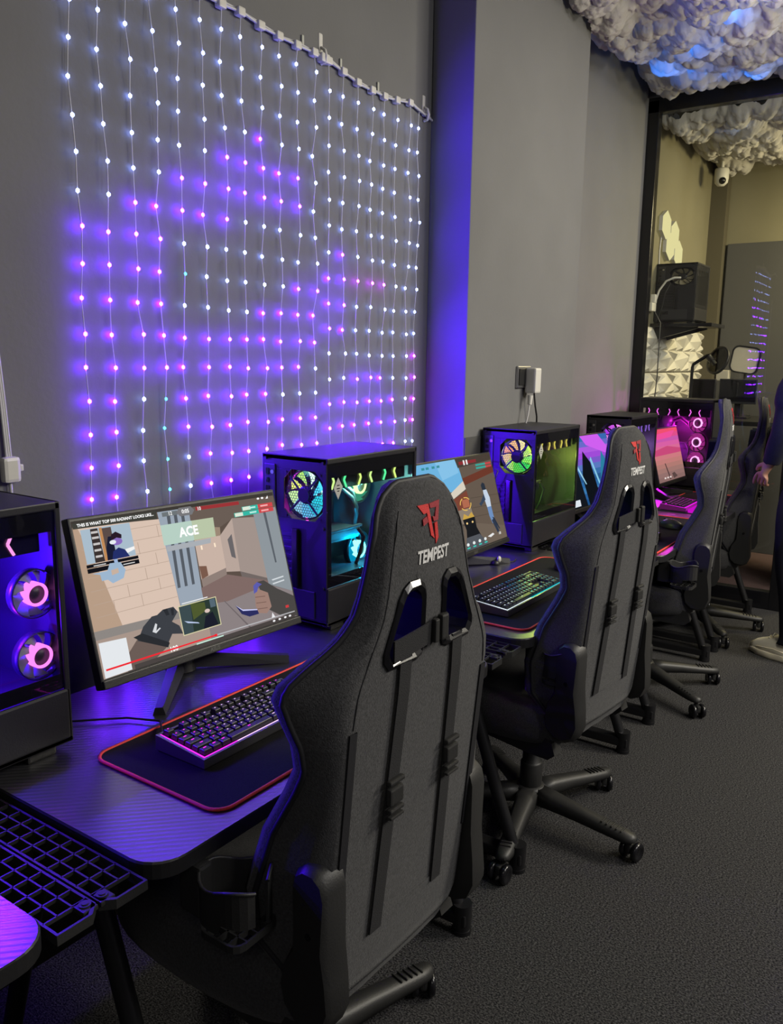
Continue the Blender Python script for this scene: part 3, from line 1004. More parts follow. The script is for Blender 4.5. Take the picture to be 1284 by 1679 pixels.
def make_desk(width=1.10, shelf_left=True, shelf_right=True, cup=True):
    root = thing('gaming_desk', '', 'desk')
    W, D = width, 0.685
    r = 0.06
    pts = [(0.02, D), (0, D - 0.02)]
    for k in range(8):
        t = R(180 + 90 * k / 7)
        pts.append((r + r * math.cos(t), r + r * math.sin(t)))
    for k in range(8):
        t = R(270 + 90 * k / 7)
        pts.append((W - r + r * math.cos(t), r + r * math.sin(t)))
    pts += [(W, D - 0.02), (W - 0.02, D)]
    m = MB()
    n = len(pts)
    inner = shrink(pts, 0.003)
    vs = [(a, b, 0.702) for a, b in pts] + [(a, b, 0.727) for a, b in pts] + [(a, b, 0.730) for a, b in inner]
    fs = [(i, (i + 1) % n, n + (i + 1) % n, n + i) for i in range(n)] + [(n + i, n + (i + 1) % n, 2 * n + (i + 1) % n, 2 * n + i) for i in range(n)]
    m.add(vs, fs, 1)
    m.add(vs[:n], [tuple(range(n))[::-1]], 1)
    m.add(vs[2 * n:], [tuple(range(n))], 0)
    m.build('tabletop', [M['carbon'], M['black']], root)
    MB().box((W / 2, 0.36, 0.682), (W - 0.16, 0.05, 0.038), bev=0.004).build('cross_rail', M['satin'], root)
    MB().box((W / 2, 0.625, 0.43), (W - 0.02, 0.012, 0.53), bev=0.003).build('back_panel', M['black'], root)
    for x in (0.05, W - 0.10):
        m = MB()
        m.box((x, 0.30, 0.045), (0.045, 0.60, 0.035), bev=0.006)
        for y in (0.02, 0.58):
            m.cyl((x, y, 0.0), (x, y, 0.012), 0.026, 0.026)
            m.cyl((x, y, 0.012), (x, y, 0.085), 0.024, 0.026)
        m.build('foot_bar', M['satin'], root)
        MB().tube([(x, 0.03, 0.06), (x, 0.10, 0.24), (x, 0.25, 0.68)], 0.019, seg=12).build('front_leg', M['satin'], root)
        MB().tube([(x, 0.56, 0.06), (x, 0.46, 0.36), (x, 0.34, 0.68)], 0.019, seg=12).build('rear_leg', M['satin'], root)
        MB().box((x, 0.31, 0.69), (0.05, 0.46, 0.022), bev=0.003).build('top_bracket', M['satin'], root)

    def grid_shelf(x0, x1, chamfer_right):
        m = MB()
        y0, y1, z0, z1 = 0.012, 0.60, 0.702, 0.716
        fr = 0.004
        c = 0.018
        o_ = [(x0, y0), (x1 - c, y0), (x1, y0 + c), (x1, y1), (x0, y1)] if chamfer_right else [(x0 + c, y0), (x1, y0), (x1, y1), (x0, y1), (x0, y0 + c)]
        i_ = [(x + (fr if x < (x0 + x1) / 2 else -fr), y + (fr if y < (y0 + y1) / 2 else -fr)) for x, y in o_]
        m.ring(o_, i_, z0 - 0.002, z1, 'z')
        nx, ny = 3, 16
        for k in range(1, nx):
            x = x0 + (x1 - x0) * k / nx
            m.box((x, (y0 + y1) / 2 + 0.018, z1 - 0.003), (0.0030, y1 - y0 - 0.036, 0.006))
        for k in range(1, ny):
            y = y0 + (y1 - y0) * k / ny
            m.box(((x0 + x1) / 2, y, z1 - 0.003), (x1 - x0 - 0.004, 0.0030, 0.006))
        xs = (x1 - (x1 - x0) / 6) if chamfer_right else (x0 + (x1 - x0) / 6)
        m.box((xs, y0 + 0.026, z1 - 0.004), ((x1 - x0) / 3, 0.03, 0.008), bev=0.002)
        m.cyl((xs, y0 + 0.026, z1 - 0.001), (xs, y0 + 0.026, z1 + 0.002), 0.009)
        m.cyl((xs, y0 + 0.026, z1 + 0.001), (xs, y0 + 0.026, z1 + 0.0035), 0.005)
        m.build('grid_shelf', M['nylon'], root)
    if shelf_left:
        grid_shelf(-0.078, -0.004, False)
    if shelf_right:
        grid_shelf(W + 0.004, W + 0.078, True)
    if cup:
        # cup holder clipped under the front edge
        m = MB()
        cx, cy, z0, z1 = 0.110, -0.062, 0.596, 0.690
        pts = []
        for k in range(29):
            t = R(-35 + 320 * k / 28 - 90 + 55)
            rr = 0.056 + 0.006 * math.cos(3 * t)
            pts.append((cx + rr * math.cos(t), cy + rr * math.sin(t)))
        vs = []
        for (a, b), k in zip(pts, range(len(pts))):
            zt = z1 + 0.008 * math.sin(k * 0.55)
            da, db = a - cx, b - cy
            l = math.hypot(da, db)
            ia, ib = cx + da * (l - 0.004) / l, cy + db * (l - 0.004) / l
            zb = z0 + (0.02 if k < 23 else 0.04)
            vs += [(a, b, zb), (a, b, zt), (ia, ib, zt), (ia, ib, zb)]
        n = len(pts)
        fs = [(4 * i + q, 4 * i + (q + 1) % 4, 4 * i + 4 + (q + 1) % 4, 4 * i + 4 + q) for i in range(n - 1) for q in range(4)]
        fs += [(0, 1, 2, 3), tuple(4 * (n - 1) + q for q in range(4))[::-1]]
        m.add(vs, fs)
        m.tube([(a, b, z1 + 0.008 * math.sin(k * 0.55)) for (a, b), k in zip(pts, range(n))], 0.0032, seg=6)
        ch = m.build('cup_holder', M['nylon'], root)
        m = MB()
        hx = rrect(cx - 0.05, cy - 0.045, cx + 0.05, cy + 0.045, 0.02, 3)
        m.ring(hx, [(cx + (a - cx) * 0.92, cy + (b - cy) * 0.92) for a, b in hx], z0, z0 + 0.012, 'z')
        for k in (-1, 0, 1):
            m.box((cx + 0.024 * k, cy, z0 + 0.006), (0.003, 0.086, 0.010))
        for k in (-1, 0, 1):
            m.box((cx, cy + 0.022 * k, z0 + 0.006), (0.094, 0.003, 0.010))
        m.build('holder_floor', M['nylon'], ch)
        m = MB()
        m.box((cx - 0.02, 0.012, 0.655), (0.03, 0.05, 0.09), bev=0.006)
        m.build('holder_clamp', M['nylon'], ch)
    return root


DX = -0.915
DESKS = [(-0.54, 1.10, 'nearest desk at the lower left corner, mostly outside the frame', True),
         (0.72, 1.10, 'black carbon look desk under the large bright monitor, with grid shelf', True),
         (2.00, 1.08, 'black desk carrying the cyan lit keyboard and second monitor', True),
         (3.25, 1.06, 'black desk with the grey mouse, third desk of the row in view', True),
         (4.34, 0.98, 'last black desk, against the glass partition, with the magenta lit keyboard', False)]
for y, w, lab, cup in DESKS:
    d = make_desk(w, -0.5 < y < 4.0, y < 3.0, cup)
    d.location = (DX, y, 0)
    d.rotation_euler = (0, 0, R(90))
    tag(d, lab, 'desk', 'gaming desks in a row')


def dp(x, y):
    return (x, y, DZ)


# ------------------------------------------------------------------ desk pads
def make_pad(label, y0, w=0.88, d=0.345):
    t = thing('desk_mat', label, 'desk mat', (-0.952, y0, DZ), R(90), 'red edged desk mats')
    pts = rrect(0, 0, w, d, 0.035, 6)
    MB().prism(pts, 0.0, 0.0042, 'z').build('mat', M['pad'], t)
    MB().tube([(a, b, 0.0034) for a, b in pts], 0.0034, seg=8, closed=True).build('stitched_edge', M['padred'], t)
    return t


make_pad('black desk mat with red edge under the nearest pink lit keyboard', 0.886)
make_pad('black desk mat with red edge under the cyan lit keyboard', 2.072)
make_pad('black desk mat with red edge under the grey mouse', 3.27, 0.88)
make_pad('short stretch of red edged black desk mat on the last desk, beyond the magenta keyboard', 4.69, 0.38)


# ------------------------------------------------------------------ keyboards
def make_keyboard(label, loc, rotz, full, glow, body_mat, detail=True, w=None, plate=None):
    t = thing('keyboard', label, 'keyboard', loc, rotz)
    U = 0.0190
    wid = w or (22.9 * U if full else 19.0 * U)
    D = 6.6 * U + 0.010
    tilt = 0.012

    def zt(y):
        return 0.022 + tilt * y / D
    m = MB()
    vs = [(0, 0, 0.004), (wid, 0, 0.004), (wid, D, 0.004), (0, D, 0.004)]
    top = [(0.0, 0.0, zt(0)), (wid, 0, zt(0)), (wid, D, zt(D)), (0, D, zt(D))]
    ins = 0.006
    top2 = [(ins, ins, zt(0)), (wid - ins, ins, zt(0)), (wid - ins, D - ins, zt(D)), (ins, D - ins, zt(D))]
    low = [(ins, ins, zt(0) - 0.004), (wid - ins, ins, zt(0) - 0.004), (wid - ins, D - ins, zt(D) - 0.004), (ins, D - ins, zt(D) - 0.004)]
    m.add(vs + top + top2 + low, [(0, 3, 2, 1)] + [(i, (i + 1) % 4, 4 + (i + 1) % 4, 4 + i) for i in range(4)] + [(4 + i, 4 + (i + 1) % 4, 8 + (i + 1) % 4, 8 + i) for i in range(4)] + [(8 + i, 8 + (i + 1) % 4, 12 + (i + 1) % 4, 12 + i) for i in range(4)] + [(12, 13, 14, 15)], 0)
    m.build('frame', body_mat, t)
    m = MB()
    m.box((wid / 2, D / 2, 0.003), (wid - 0.004, D - 0.004, 0.006), bev=0.002)
    m.build('underside', M['black'], t)
    # lit plate below the caps
    m = MB()
    a = 0.0004
    m.add([(ins + 0.001, ins + 0.001, zt(0) - 0.0035), (wid - ins - 0.001, ins + 0.001, zt(0) - 0.0035), (wid - ins - 0.001, D - ins - 0.001, zt(D) - 0.0035), (ins + 0.001, D - ins - 0.001, zt(D) - 0.0035)], [(0, 1, 2, 3)], 0)
    m.build('switch_plate', plate or M['black'], t)
    # glowing rim between the frame and the keys
    m = MB()
    segs = len(glow)
    for k in range(segs):
        x0, x1 = ins + (wid - 2 * ins) * k / segs, ins + (wid - 2 * ins) * (k + 1) / segs
        m.box(((x0 + x1) / 2, ins + 0.0012, zt(0) - 0.0005), (x1 - x0, 0.0026, 0.002), mi=k)
    m.box((ins + 0.0012, D / 2, (zt(0) + zt(D)) / 2 - 0.0005), (0.0026, D - 2 * ins, 0.002), mi=0, rot=(math.atan2(tilt, D), 0, 0))
    m.build('light_bar', list(glow), t)
    # key rows from the front: list of widths (negative = gap)
    rows = [
        [1.25, 1.25, 1.25, 6.25, 1.25, 1.25, 1.25, 1.25, -0.25, 1, 1, 1] + ([-0.25, 2, 1, 1] if full else []),
        [2.25] + [1] * 10 + [2.75, -1.25, 1, -1] + ([-0.25, 1, 1, 1, 1] if full else []),
        [1.75] + [1] * 11 + [2.25, -3.25] + ([-0.25, 1, 1, 1] if full else []),
        [1.5] + [1] * 12 + [1.5, -0.25, 1, 1, 1] + ([-0.25, 1, 1, 1, 1] if full else []),
        [1] * 13 + [2, -0.25, 1, 1, 1] + ([-0.25, 1, 1, 1, 1] if full else []),
        [1, -1, 1, 1, 1, 1, -0.5, 1, 1, 1, 1, -0.5, 1, 1, 1, 1, -0.25, 1, 1, 1]]
    merged = MB()
    x_s, y_s = ins + 0.006, ins + 0.006
    nkey = 0
    for ri, row in enumerate(rows):
        y = y_s + ri * U + (0.5 * U * 0.5 if ri == 5 else 0)
        x = x_s
        for wk in row:
            if wk < 0:
                x += -wk * U
                continue
            X0, X1, Y0, Y1 = x + 0.0009, x + wk * U - 0.0009, y + 0.0009, y + U - 0.0009
            x += wk * U
            if X1 > wid - ins - 0.002:
                continue
            z = zt(y) - 0.001
            h = 0.0085 + (0.0015 if ri in (4, 5) else 0)
            mm = merged if (not detail or nkey >= 99) else MB()
            nkey += 1
            i1, i2 = 0.0018, 0.0026
            v = [(X0, Y0, z), (X1, Y0, z), (X1, Y1, z), (X0, Y1, z), (X0 + i1, Y0 + i1, z + h - 0.001), (X1 - i1, Y0 + i1, z + h - 0.001), (X1 - i1, Y1 - i1, z + h), (X0 + i1, Y1 - i1, z + h), (X0 + i2, Y0 + i2, z + h), (X1 - i2, Y0 + i2, z + h), (X1 - i2, Y1 - i2, z + h + 0.0008), (X0 + i2, Y1 - i2, z + h + 0.0008)]
            f = [(i, (i + 1) % 4, 4 + (i + 1) % 4, 4 + i) for i in range(4)] + [(4 + i, 4 + (i + 1) % 4, 8 + (i + 1) % 4, 8 + i) for i in range(4)] + [(8, 9, 10, 11)]
            mm.add(v, f, 0)
            # lit legend on each cap
            lx, ly = (X0 + X1) / 2, Y1 - i2 - 0.0035
            lw = min(0.0016 * (1 if wk == 1 else 2.2), 0.004)
            zz = z + h + 0.0009
            mm.add([(lx - lw, ly - 0.0011, zz), (lx + lw, ly - 0.0011, zz), (lx + lw, ly + 0.0011, zz + 0.0002), (lx - lw, ly + 0.0011, zz + 0.0002)], [(0, 1, 2, 3)], 1)
            if mm is not merged:
                mm.build('keycap', [M['key'], glow[min(len(glow) - 1, int(len(glow) * X0 / wid))]], t)
    if merged.v:
        o = merged.build('keycap', [M['key'], glow[-1]], t)
        o['kind'] = 'stuff'
    return t, wid, D


PK, PKW, CYN, CYW, MAG = emat('ff2cff', 1.5), emat('f2c8ff', 1.3), emat('19d8f0', 1.3), emat('eaf6ff', 1.3), emat('f010f0', 1.4)
kb1, _, _ = make_keyboard('nearest keyboard, black keys with pink and white light, half behind the chair', (-1.080, 0.972, DZ + 0.0045), R(90), False, [PK, PKW, PKW, PK], M['alu'])
kb2, _, _ = make_keyboard('keyboard with white and cyan lit keys on the second desk', (-1.046, 2.150, DZ + 0.0045), R(90 + 0), True, [CYW, CYW, CYN, CYN, CYN], M['alu'])
kb3, _, _ = make_keyboard('magenta lit keyboard on the last desk, past the grey mouse', (-1.12, 4.345, DZ), R(90), False, [MAG, MAG], pmat('magenta_acrylic', (0.30, 0.03, 0.30), 0.3, bump=(50, 0.05)), detail=False, w=0.30, plate=MAG)
MB().tube([(0.03, 0.150, 0.012), (0.09, 0.23, 0.0035), (0.06, 0.30, 0.003), (-0.02, 0.38, 0.003), (-0.05, 0.43, 0.003)], 0.0024).build('lead', M['black'], kb1)
MB().box((0.15, -0.050, 0.009), (0.30, 0.085, 0.018), bev=0.006).build('wrist_rest', emat('d00fd0', 0.9), kb3)
kb4, _, _ = make_keyboard('black keyboard with violet end light, partly behind the second chair', (-1.03, 3.31, DZ + 0.0045), R(90), False, [emat('9a80ff', 1.5)], M['black'], detail=False, w=0.30)


# ------------------------------------------------------------------ mice and small desk things
def make_mouse(label, loc, rotz, mat):
    t = thing('computer_mouse', label, 'mouse', loc, rotz)
    m = MB()
    secs = []
    for k in range(13):
        u = k / 12
        y = -0.058 + 0.116 * u
        w = 0.033 * math.sin(math.pi * min(1, max(0.02, 0.06 + 0.90 * u))) ** 0.45
        h = 0.039 * math.sin(math.pi * min(0.98, max(0.03, 0.05 + 0.88 * (u * 0.85 + 0.1)))) ** 0.7
        secs.append([(w * math.cos(t), y, 0.002 + max(0.0, h * math.sin(t) ** 0.8)) for t in [math.pi * q / 10 for q in range(11)]])
    n = 11
    m.add([p for s in secs for p in s], [(i * n + q, i * n + q + 1, (i + 1) * n + q + 1, (i + 1) * n + q) for i in range(12) for q in range(10)] + [tuple(range(n)), tuple(12 * n + q for q in range(n))], 0, True)
    m.build('shell', mat, t)
    MB().cyl((-0.004, 0.032, 0.030), (0.004, 0.032, 0.030), 0.009).build('scroll_wheel', M['black'], t)
    return t


make_mouse('grey black mouse on the third desk, before the magenta keyboard', (-1.06, 3.87, DZ + 0.0045), R(70), pmat('grey_plastic', (0.05, 0.05, 0.05), 0.35, bump=(80, 0.05)))
make_mouse('black mouse past the cyan lit keyboard, beside the second chair', (-1.12, 2.80, DZ + 0.0045), R(85), M['black'])
t = thing('cable_clip', 'small clip with looped lead beside the second monitor foot', 'cable clip', (-1.395, 2.735, DZ))
MB().lathe([(0.001, 0), (0.018, 0.0), (0.020, 0.006), (0.012, 0.016), (0.001, 0.018)]).build('base', M['black'], t)
MB().ball((0.012, 0.010, 0.020), 0.011, sub=2, scale=(0.7, 1, 1.2)).build('clip', M['wplastic'], t)
MB().tube([(0.012, 0.012, 0.012), (0.03, 0.05, 0.003), (0.04, 0.08, 0.003), (0.03, 0.12, 0.003)], 0.0022).build('lead', M['black'], t)


# ------------------------------------------------------------------ monitors
def make_monitor(label, loc, yaw, tilt, w, h, picture, feet=True):
    t = thing('monitor', label, 'monitor', (loc[0], loc[1], DZ), R(90 + yaw))
    T = Matrix.Translation((0, 0, loc[2] - DZ)) @ Matrix.Rotation(R(-tilt), 4, 'X') @ Matrix.Rotation(R(1.0), 4, 'Y')
    m = MB()
    m.xf = T
    m.box((0, 0.014, 0), (w, 0.026, h), bev=0.004)
    m.box((0, 0.036, -0.01), (w * 0.78, 0.026, h * 0.72), bev=0.012)
    m.box((0, -0.001, -h / 2 + 0.010), (w - 0.004, 0.008, 0.018), bev=0.002)
    hs = m.build('housing', M['black'], t)
    cz = -0.0015
    SW, SH = w - 0.014, h - 0.030
    x0, z0 = -SW / 2, -h / 2 + 0.022
    sc = MB()
    sc.xf = T
    mats = []

    def mi(c):
        e = emat(c, 1.0)
        if e not in mats:
            mats.append(e)
        return mats.index(e)
    layer = [0]

    def poly(pts, c, strip=None):
        layer[0] += 1
        y = 0.0008 - 0.00002 * layer[0]
        vs = [(x0 + u * SW, y, z0 + v * SH) for u, v in pts]
        sc.add(vs, [tuple(range(len(vs)))], mi(c))

    def rect(u0, v0, u1, v1, c):
        poly([(u0, v0), (u1, v0), (u1, v1), (u0, v1)], c)

    def word(s, u, v, size, c, bold=0.0, align='CENTER', shear=0.0):
        layer[0] += 1
        y = 0.0008 - 0.00002 * layer[0]
        vs, fs = text_mesh(s, size, shear, bold, align)
        sc.add([(x0 + u * SW + a, y, z0 + v * SH + b) for a, b, c_ in vs], fs, mi(c))
    picture(poly, rect, word)
    sc.build('screen', mats, t, fix=False)
    m = MB()
    m.xf = T
    vs, fs = text_mesh('ASUS', 0.013, 0.15, 0.0002)
    m.add([(a, -0.0055, -h / 2 + 0.010 + b) for a, b, c_ in vs], fs, 0)
    m.build('bezel_logo', pmat('grey_print', (0.10, 0.10, 0.10), 0.5, bump=(50, 0.02)), hs, fix=False)
    # stand
    zc = loc[2] - DZ
    m = MB()
    m.box((0, 0.075, zc / 2 + 0.02), (0.05, 0.030, zc + 0.02), bev=0.006)
    m.box((0, 0.055, zc - 0.01), (0.09, 0.05, 0.09), bev=0.008)
    m.cyl((0, 0.075, 0.004), (0, 0.075, 0.045), 0.038, 0.030)
    st = m.build('stand', M['black'], t)
    for s in (-1, 1):
        f = MB()
        a = Vector((s * 0.015, 0.070, 0.030))
        b = Vector((s * 0.205, -0.095, 0.009))
        d = (b - a).normalized()
        n = Vector((-d.y, d.x, 0)).normalized()
        vs = []
        for p, wd, hh in ((a, 0.020, 0.020), (b, 0.014, 0.009)):
            vs += [p - n * wd + Vector((0, 0, -hh)), p + n * wd + Vector((0, 0, -hh)), p + n * wd * 0.6 + Vector((0, 0, hh)), p - n * wd * 0.6 + Vector((0, 0, hh))]
        f.add([tuple(v) for v in vs], [(0, 1, 5, 4), (1, 2, 6, 5), (2, 3, 7, 6), (3, 0, 4, 7), (0, 3, 2, 1), (4, 5, 6, 7)])
        f.build('stand_foot', M['gpu'], st)
    MB().tube([(0.02, 0.05, zc - 0.06), (0.06, 0.07, zc - 0.16), (0.12, 0.09, 0.02), (0.17, 0.11, 0.006), (0.20, 0.15, 0.004)], 0.003).build('lead', M['black'], t)
    return t


def picture_ace(poly, rect, word):
    rect(0, 0, 1, 1, '5d5048')
    # left stone wall
    poly([(0, .27), (.385, .27), (.37, .93), (0, .96)], 'd9c2b2')
    poly([(0, .27), (.12, .27), (.08, .60), (.02, .95), (0, .96)], 'b79c86')
    for v in (.38, .46, .545, .63, .72, .81, .89):
        poly([(.02, v), (.38, v + .004), (.38, v + .0075), (.02, v + .0035)], 'b8a292')
    for u, v in ((.10, .38), (.22, .38), (.31, .46), (.17, .46), (.26, .545), (.12, .63), (.32, .63), (.25, .72), (.35, .81)):
        rect(u, v, u + .003, v + .08, 'b8a292')
    poly([(0, .245), (.37, .235), (.38, .285), (0, .30)], '8d8783')
    poly([(0, 0), (.50, 0), (.50, .24), (.37, .235), (0, .245)], 'a8958a')
    # pillar with vents
    poly([(.365, 1), (.52, 1), (.50, .33), (.385, .30)], '9aa6b4')
    poly([(.385, .30), (.50, .33), (.50, .25), (.385, .235)], '8a929c')
    for a, b in ((.415, .396), (.449, .431), (.484, .467)):
        poly([(a - .008, .95), (a + .008, .95), (b + .007, .44), (b - .007, .44)], '565c64')
    # ceiling and back rooms
    poly([(.52, 1), (1, 1), (1, .80), (.74, .85), (.66, .80), (.515, .84)], '6a5d55')
    poly([(.515, .84), (.66, .80), (.655, .74), (.515, .74)], '9b8876')
    poly([(.515, .74), (.652, .74), (.648, .47), (.51, .42)], 'c9b3a6')
    poly([(.652, .74), (.735, .85), (.72, .45), (.648, .47)], 'b8a59b')
    poly([(.687, .70), (.715, .735), (.712, .55), (.69, .57)], '6a6668')
    poly([(.735, .85), (.86, .83), (.865, .35), (.72, .45)], 'a1928b')
    poly([(.72, .45), (.865, .35), (.865, .27), (.725, .385)], '716764')
    poly([(.86, .86), (1, .88), (1, .20), (.865, .30)], '8e969c')
    poly([(.92, .86), (.935, .86), (.94, .45), (.93, .45)], '5b6168')
    poly([(.51, .46), (.648, .50), (.645, .45), (.51, .40)], '8f7f78')
    poly([(.50, .40), (.648, .45), (.865, .33), (.865, .28), (.60, .25), (.50, .28)], '806a66')
    poly([(.50, .28), (.62, .26), (.86, .30), (1, .20), (1, 0), (.50, 0)], '8b8182')
    poly([(.60, .27), (.605, .27), (.72, .02), (.71, .02)], '6f6668')
    poly([(.512, .555), (.549, .545), (.549, .475), (.514, .46)], '7a5a4c')
    for u, v in ((.54, .665), (.61, .665)):
        rect(u, v, u + .008, v + .03, 'ffe9cf')
    # gloved hand left
    poly([(.10, .0), (.20, .0), (.30, .09), (.29, .17), (.17, .19), (.11, .10)], '6b5c56')
    poly([(.165, .17), (.29, .09), (.32, .15), (.37, .13), (.36, .19), (.33, .23), (.365, .285), (.35, .325), (.30, .325), (.27, .30), (.245, .30), (.20, .25)], '3d4046')
    poly([(.15, .20), (.18, .16), (.29, .07), (.30, .10), (.19, .21)], '2b2d31')
    poly([(.235, .20), (.255, .25), (.262, .24), (.252, .20), (.27, .215), (.274, .208), (.25, .185)], 'd8dade')
    poly([(.30, .325), (.31, .28), (.325, .28), (.32, .325)], '2c2e33')
    poly([(.335, .315), (.335, .27), (.345, .27), (.35, .315)], '2c2e33')
    # fist with curved blade
    poly([(.80, .34), (.84, .34), (.91, .25), (1, .16), (1, .0), (.90, .04), (.83, .12)], '4b4846')
    poly([(.775, .26), (.80, .285), (.85, .24), (.855, .13), (.82, .09), (.775, .11), (.765, .17)], '9d7f74')
    poly([(.80, .34), (.775, .32), (.77, .26), (.79, .27), (.80, .30), (.825, .315)], '5b5cae')
    poly([(.655, .215), (.69, .165), (.77, .14), (.775, .105), (.72, .105), (.68, .14)], '2d2f60')
    poly([(.655, .215), (.69, .160), (.77, .135), (.77, .142), (.69, .170)], 'cfd2ff')
    for v in (.235, .19, .145):
        poly([(.772, v), (.83, v - .012), (.83, v - .018), (.772, v - .006)], '7b6058')
    # round banner
    poly([(.367, .885), (.634, .88), (.628, .74), (.366, .745)], 'b9c6a8')
    poly([(.367, .885), (.52, .883), (.515, .742), (.366, .745)], 'b7d0c4')
    poly([(.375, .735), (.60, .735), (.595, .70), (.375, .70)], 'a9aeb4')
    word('ACE', .497, .81, .030, 'ffffff', .0012)
    # top bar
    poly([(0, 1), (1, 1), (1, .972), (.36, .978), (0, .955)], '3e3a36')
    poly([(.0, .985), (.36, .99), (.36, .93), (.30, .94), (0, .95)], '40403a')
    poly([(.553, .975), (.79, .968), (.79, .942), (.553, .948)], '9c3538')
    poly([(.385, .97), (.46, .97), (.46, .94), (.385, .94)], '6e7578')
    poly([(.47, .985), (.53, .985), (.545, .955), (.53, .925), (.47, .925), (.455, .955)], '77777a')
    word('0:05', .50, .955, .013, 'ffffff', .0003)
    word('12', .424, .956, .012, 'f4f4f4', .0003)
    word('10', .570, .958, .012, 'f4f4f4', .0003)
    word('THIS IS WHAT TOP 500 RADIANT LOOKS LIKE...', .018, .968, .0092, 'ffffff', .0003, 'LEFT')
    # kill feed
    for v, u in ((.905, .80), (.868, .75)):
        rect(u, v - .016, .90, v + .016, '35b7a4')
        rect(.895, v - .016, .985, v + .016, 'd0484c')
        rect(u + .004, v - .013, u + .05, v + .013, 'dfe8d8')
        rect(.84, v - .006, .88, v + .006, 'bfeee4')
        rect(.91, v - .006, .955, v + .006, 'f4b0b0')
    for u in (.905, .93):
        poly(circ(u, .965, .008, 12), 'ffffff')
    poly([(.95, .955), (.965, .978), (.965, .955)], 'ffffff')
    # face camera inset: a person with headphones
    rect(.026, .72, .232, .938, 'a9bccb')
    poly([(.06, .72), (.10, .72), (.095, .935), (.065, .935)], '3b3230')
    for v in (.75, .79, .83, .87, .905):
        rect(.066, v, .094, v + .014, 'c9c4c2')
    rect(.10, .72, .112, .935, 'c08a58')
    rect(.112, .72, .15, .93, '5b4c48')
    poly([(.19, .74), (.232, .76), (.232, .78), (.19, .77)], 'f4f4f4')
    poly([(.11, .72), (.115, .80), (.13, .87), (.15, .87), (.15, .72)], '1a1d33')
    poly([(.13, .72), (.14, .77), (.165, .79), (.19, .77), (.205, .72)], '25306a')
    poly(circ(.163, .83, .024, 14), '8a6cc0')
    poly([(.14, .84), (.145, .88), (.165, .895), (.188, .87), (.185, .845), (.165, .855)], '2a1c28')
    poly(circ(.146, .83, .014, 12), 'e6ecf2')
    rect(.022, .695, .24, .715, '14141a')
    rect(.022, .662, .24, .690, '14141a')
    rect(.05, .70, .10, .706, 'd8d8d8')
    rect(.17, .672, .22, .678, 'd8d8d8')
    poly([(.135, .72), (.150, .72), (.150, .67), (.135, .67)], '9cb4d8')
    # small map
    poly([(.038, .656), (.10, .656), (.115, .70), (.16, .695), (.175, .64), (.16, .59), (.112, .571), (.095, .60), (.07, .60), (.068, .64)], '9db6cf')
    poly([(.115, .655), (.145, .66), (.145, .63), (.115, .622)], 'c7b09f')
    # blank white card where a code was shown
    poly([(.006, .226), (.119, .214), (.118, .006), (.005, .003)], 'e4e8ec')
    # inset of another view
    rect(.368, .112, .562, .318, 'd8d2a8')
    rect(.372, .118, .558, .312, '2c3a34')
    poly([(.372, .118), (.42, .118), (.43, .312), (.372, .312)], '3d4c50')
    poly([(.43, .20), (.50, .24), (.50, .30), (.43, .312)], '4f5a30')
    poly([(.47, .118), (.49, .20), (.53, .22), (.548, .118)], '1c1f2c')
    poly(circ(.505, .235, .014, 10), 'd9c3bb')
    poly([(.385, .21), (.45, .175), (.455, .165), (.40, .19)], 'b9c8e8')
    rect(.525, .25, .553, .308, '566874')
    rect(.39, .325, .52, .332, 'e9e9e9')
    # health and player bar
    poly([(.13, .0), (.98, .0), (.98, .03), (.13, .03)], '4a4442')
    word('100', .312, .050, .016, 'ffffff', .0004)
    poly([(.014, .058), (.523, .056), (.523, .046), (.014, .046)], 'ef2a35')
    poly([(.523, .055), (.985, .045), (.985, .037), (.523, .047)], 'b9b9bd')
    poly(circ(.522, .051, .009, 12), 'ef2a35')
    poly([(.84, .045), (.85, .085), (.862, .045)], 'e8e8ec')
    for u in (.85, .885, .92, .95):
        poly(circ(u, .018, .008, 10), 'f2f2f4')
    rect(.935, .085, .955, .105, 'd23c40')
    for v in (.33, .30):
        poly([(.885, v), (.96, v + .006), (.96, v - .004), (.89, v - .010)], 'd4dade')
    rect(.42, .028, .56, .036, 'c8f0e0')


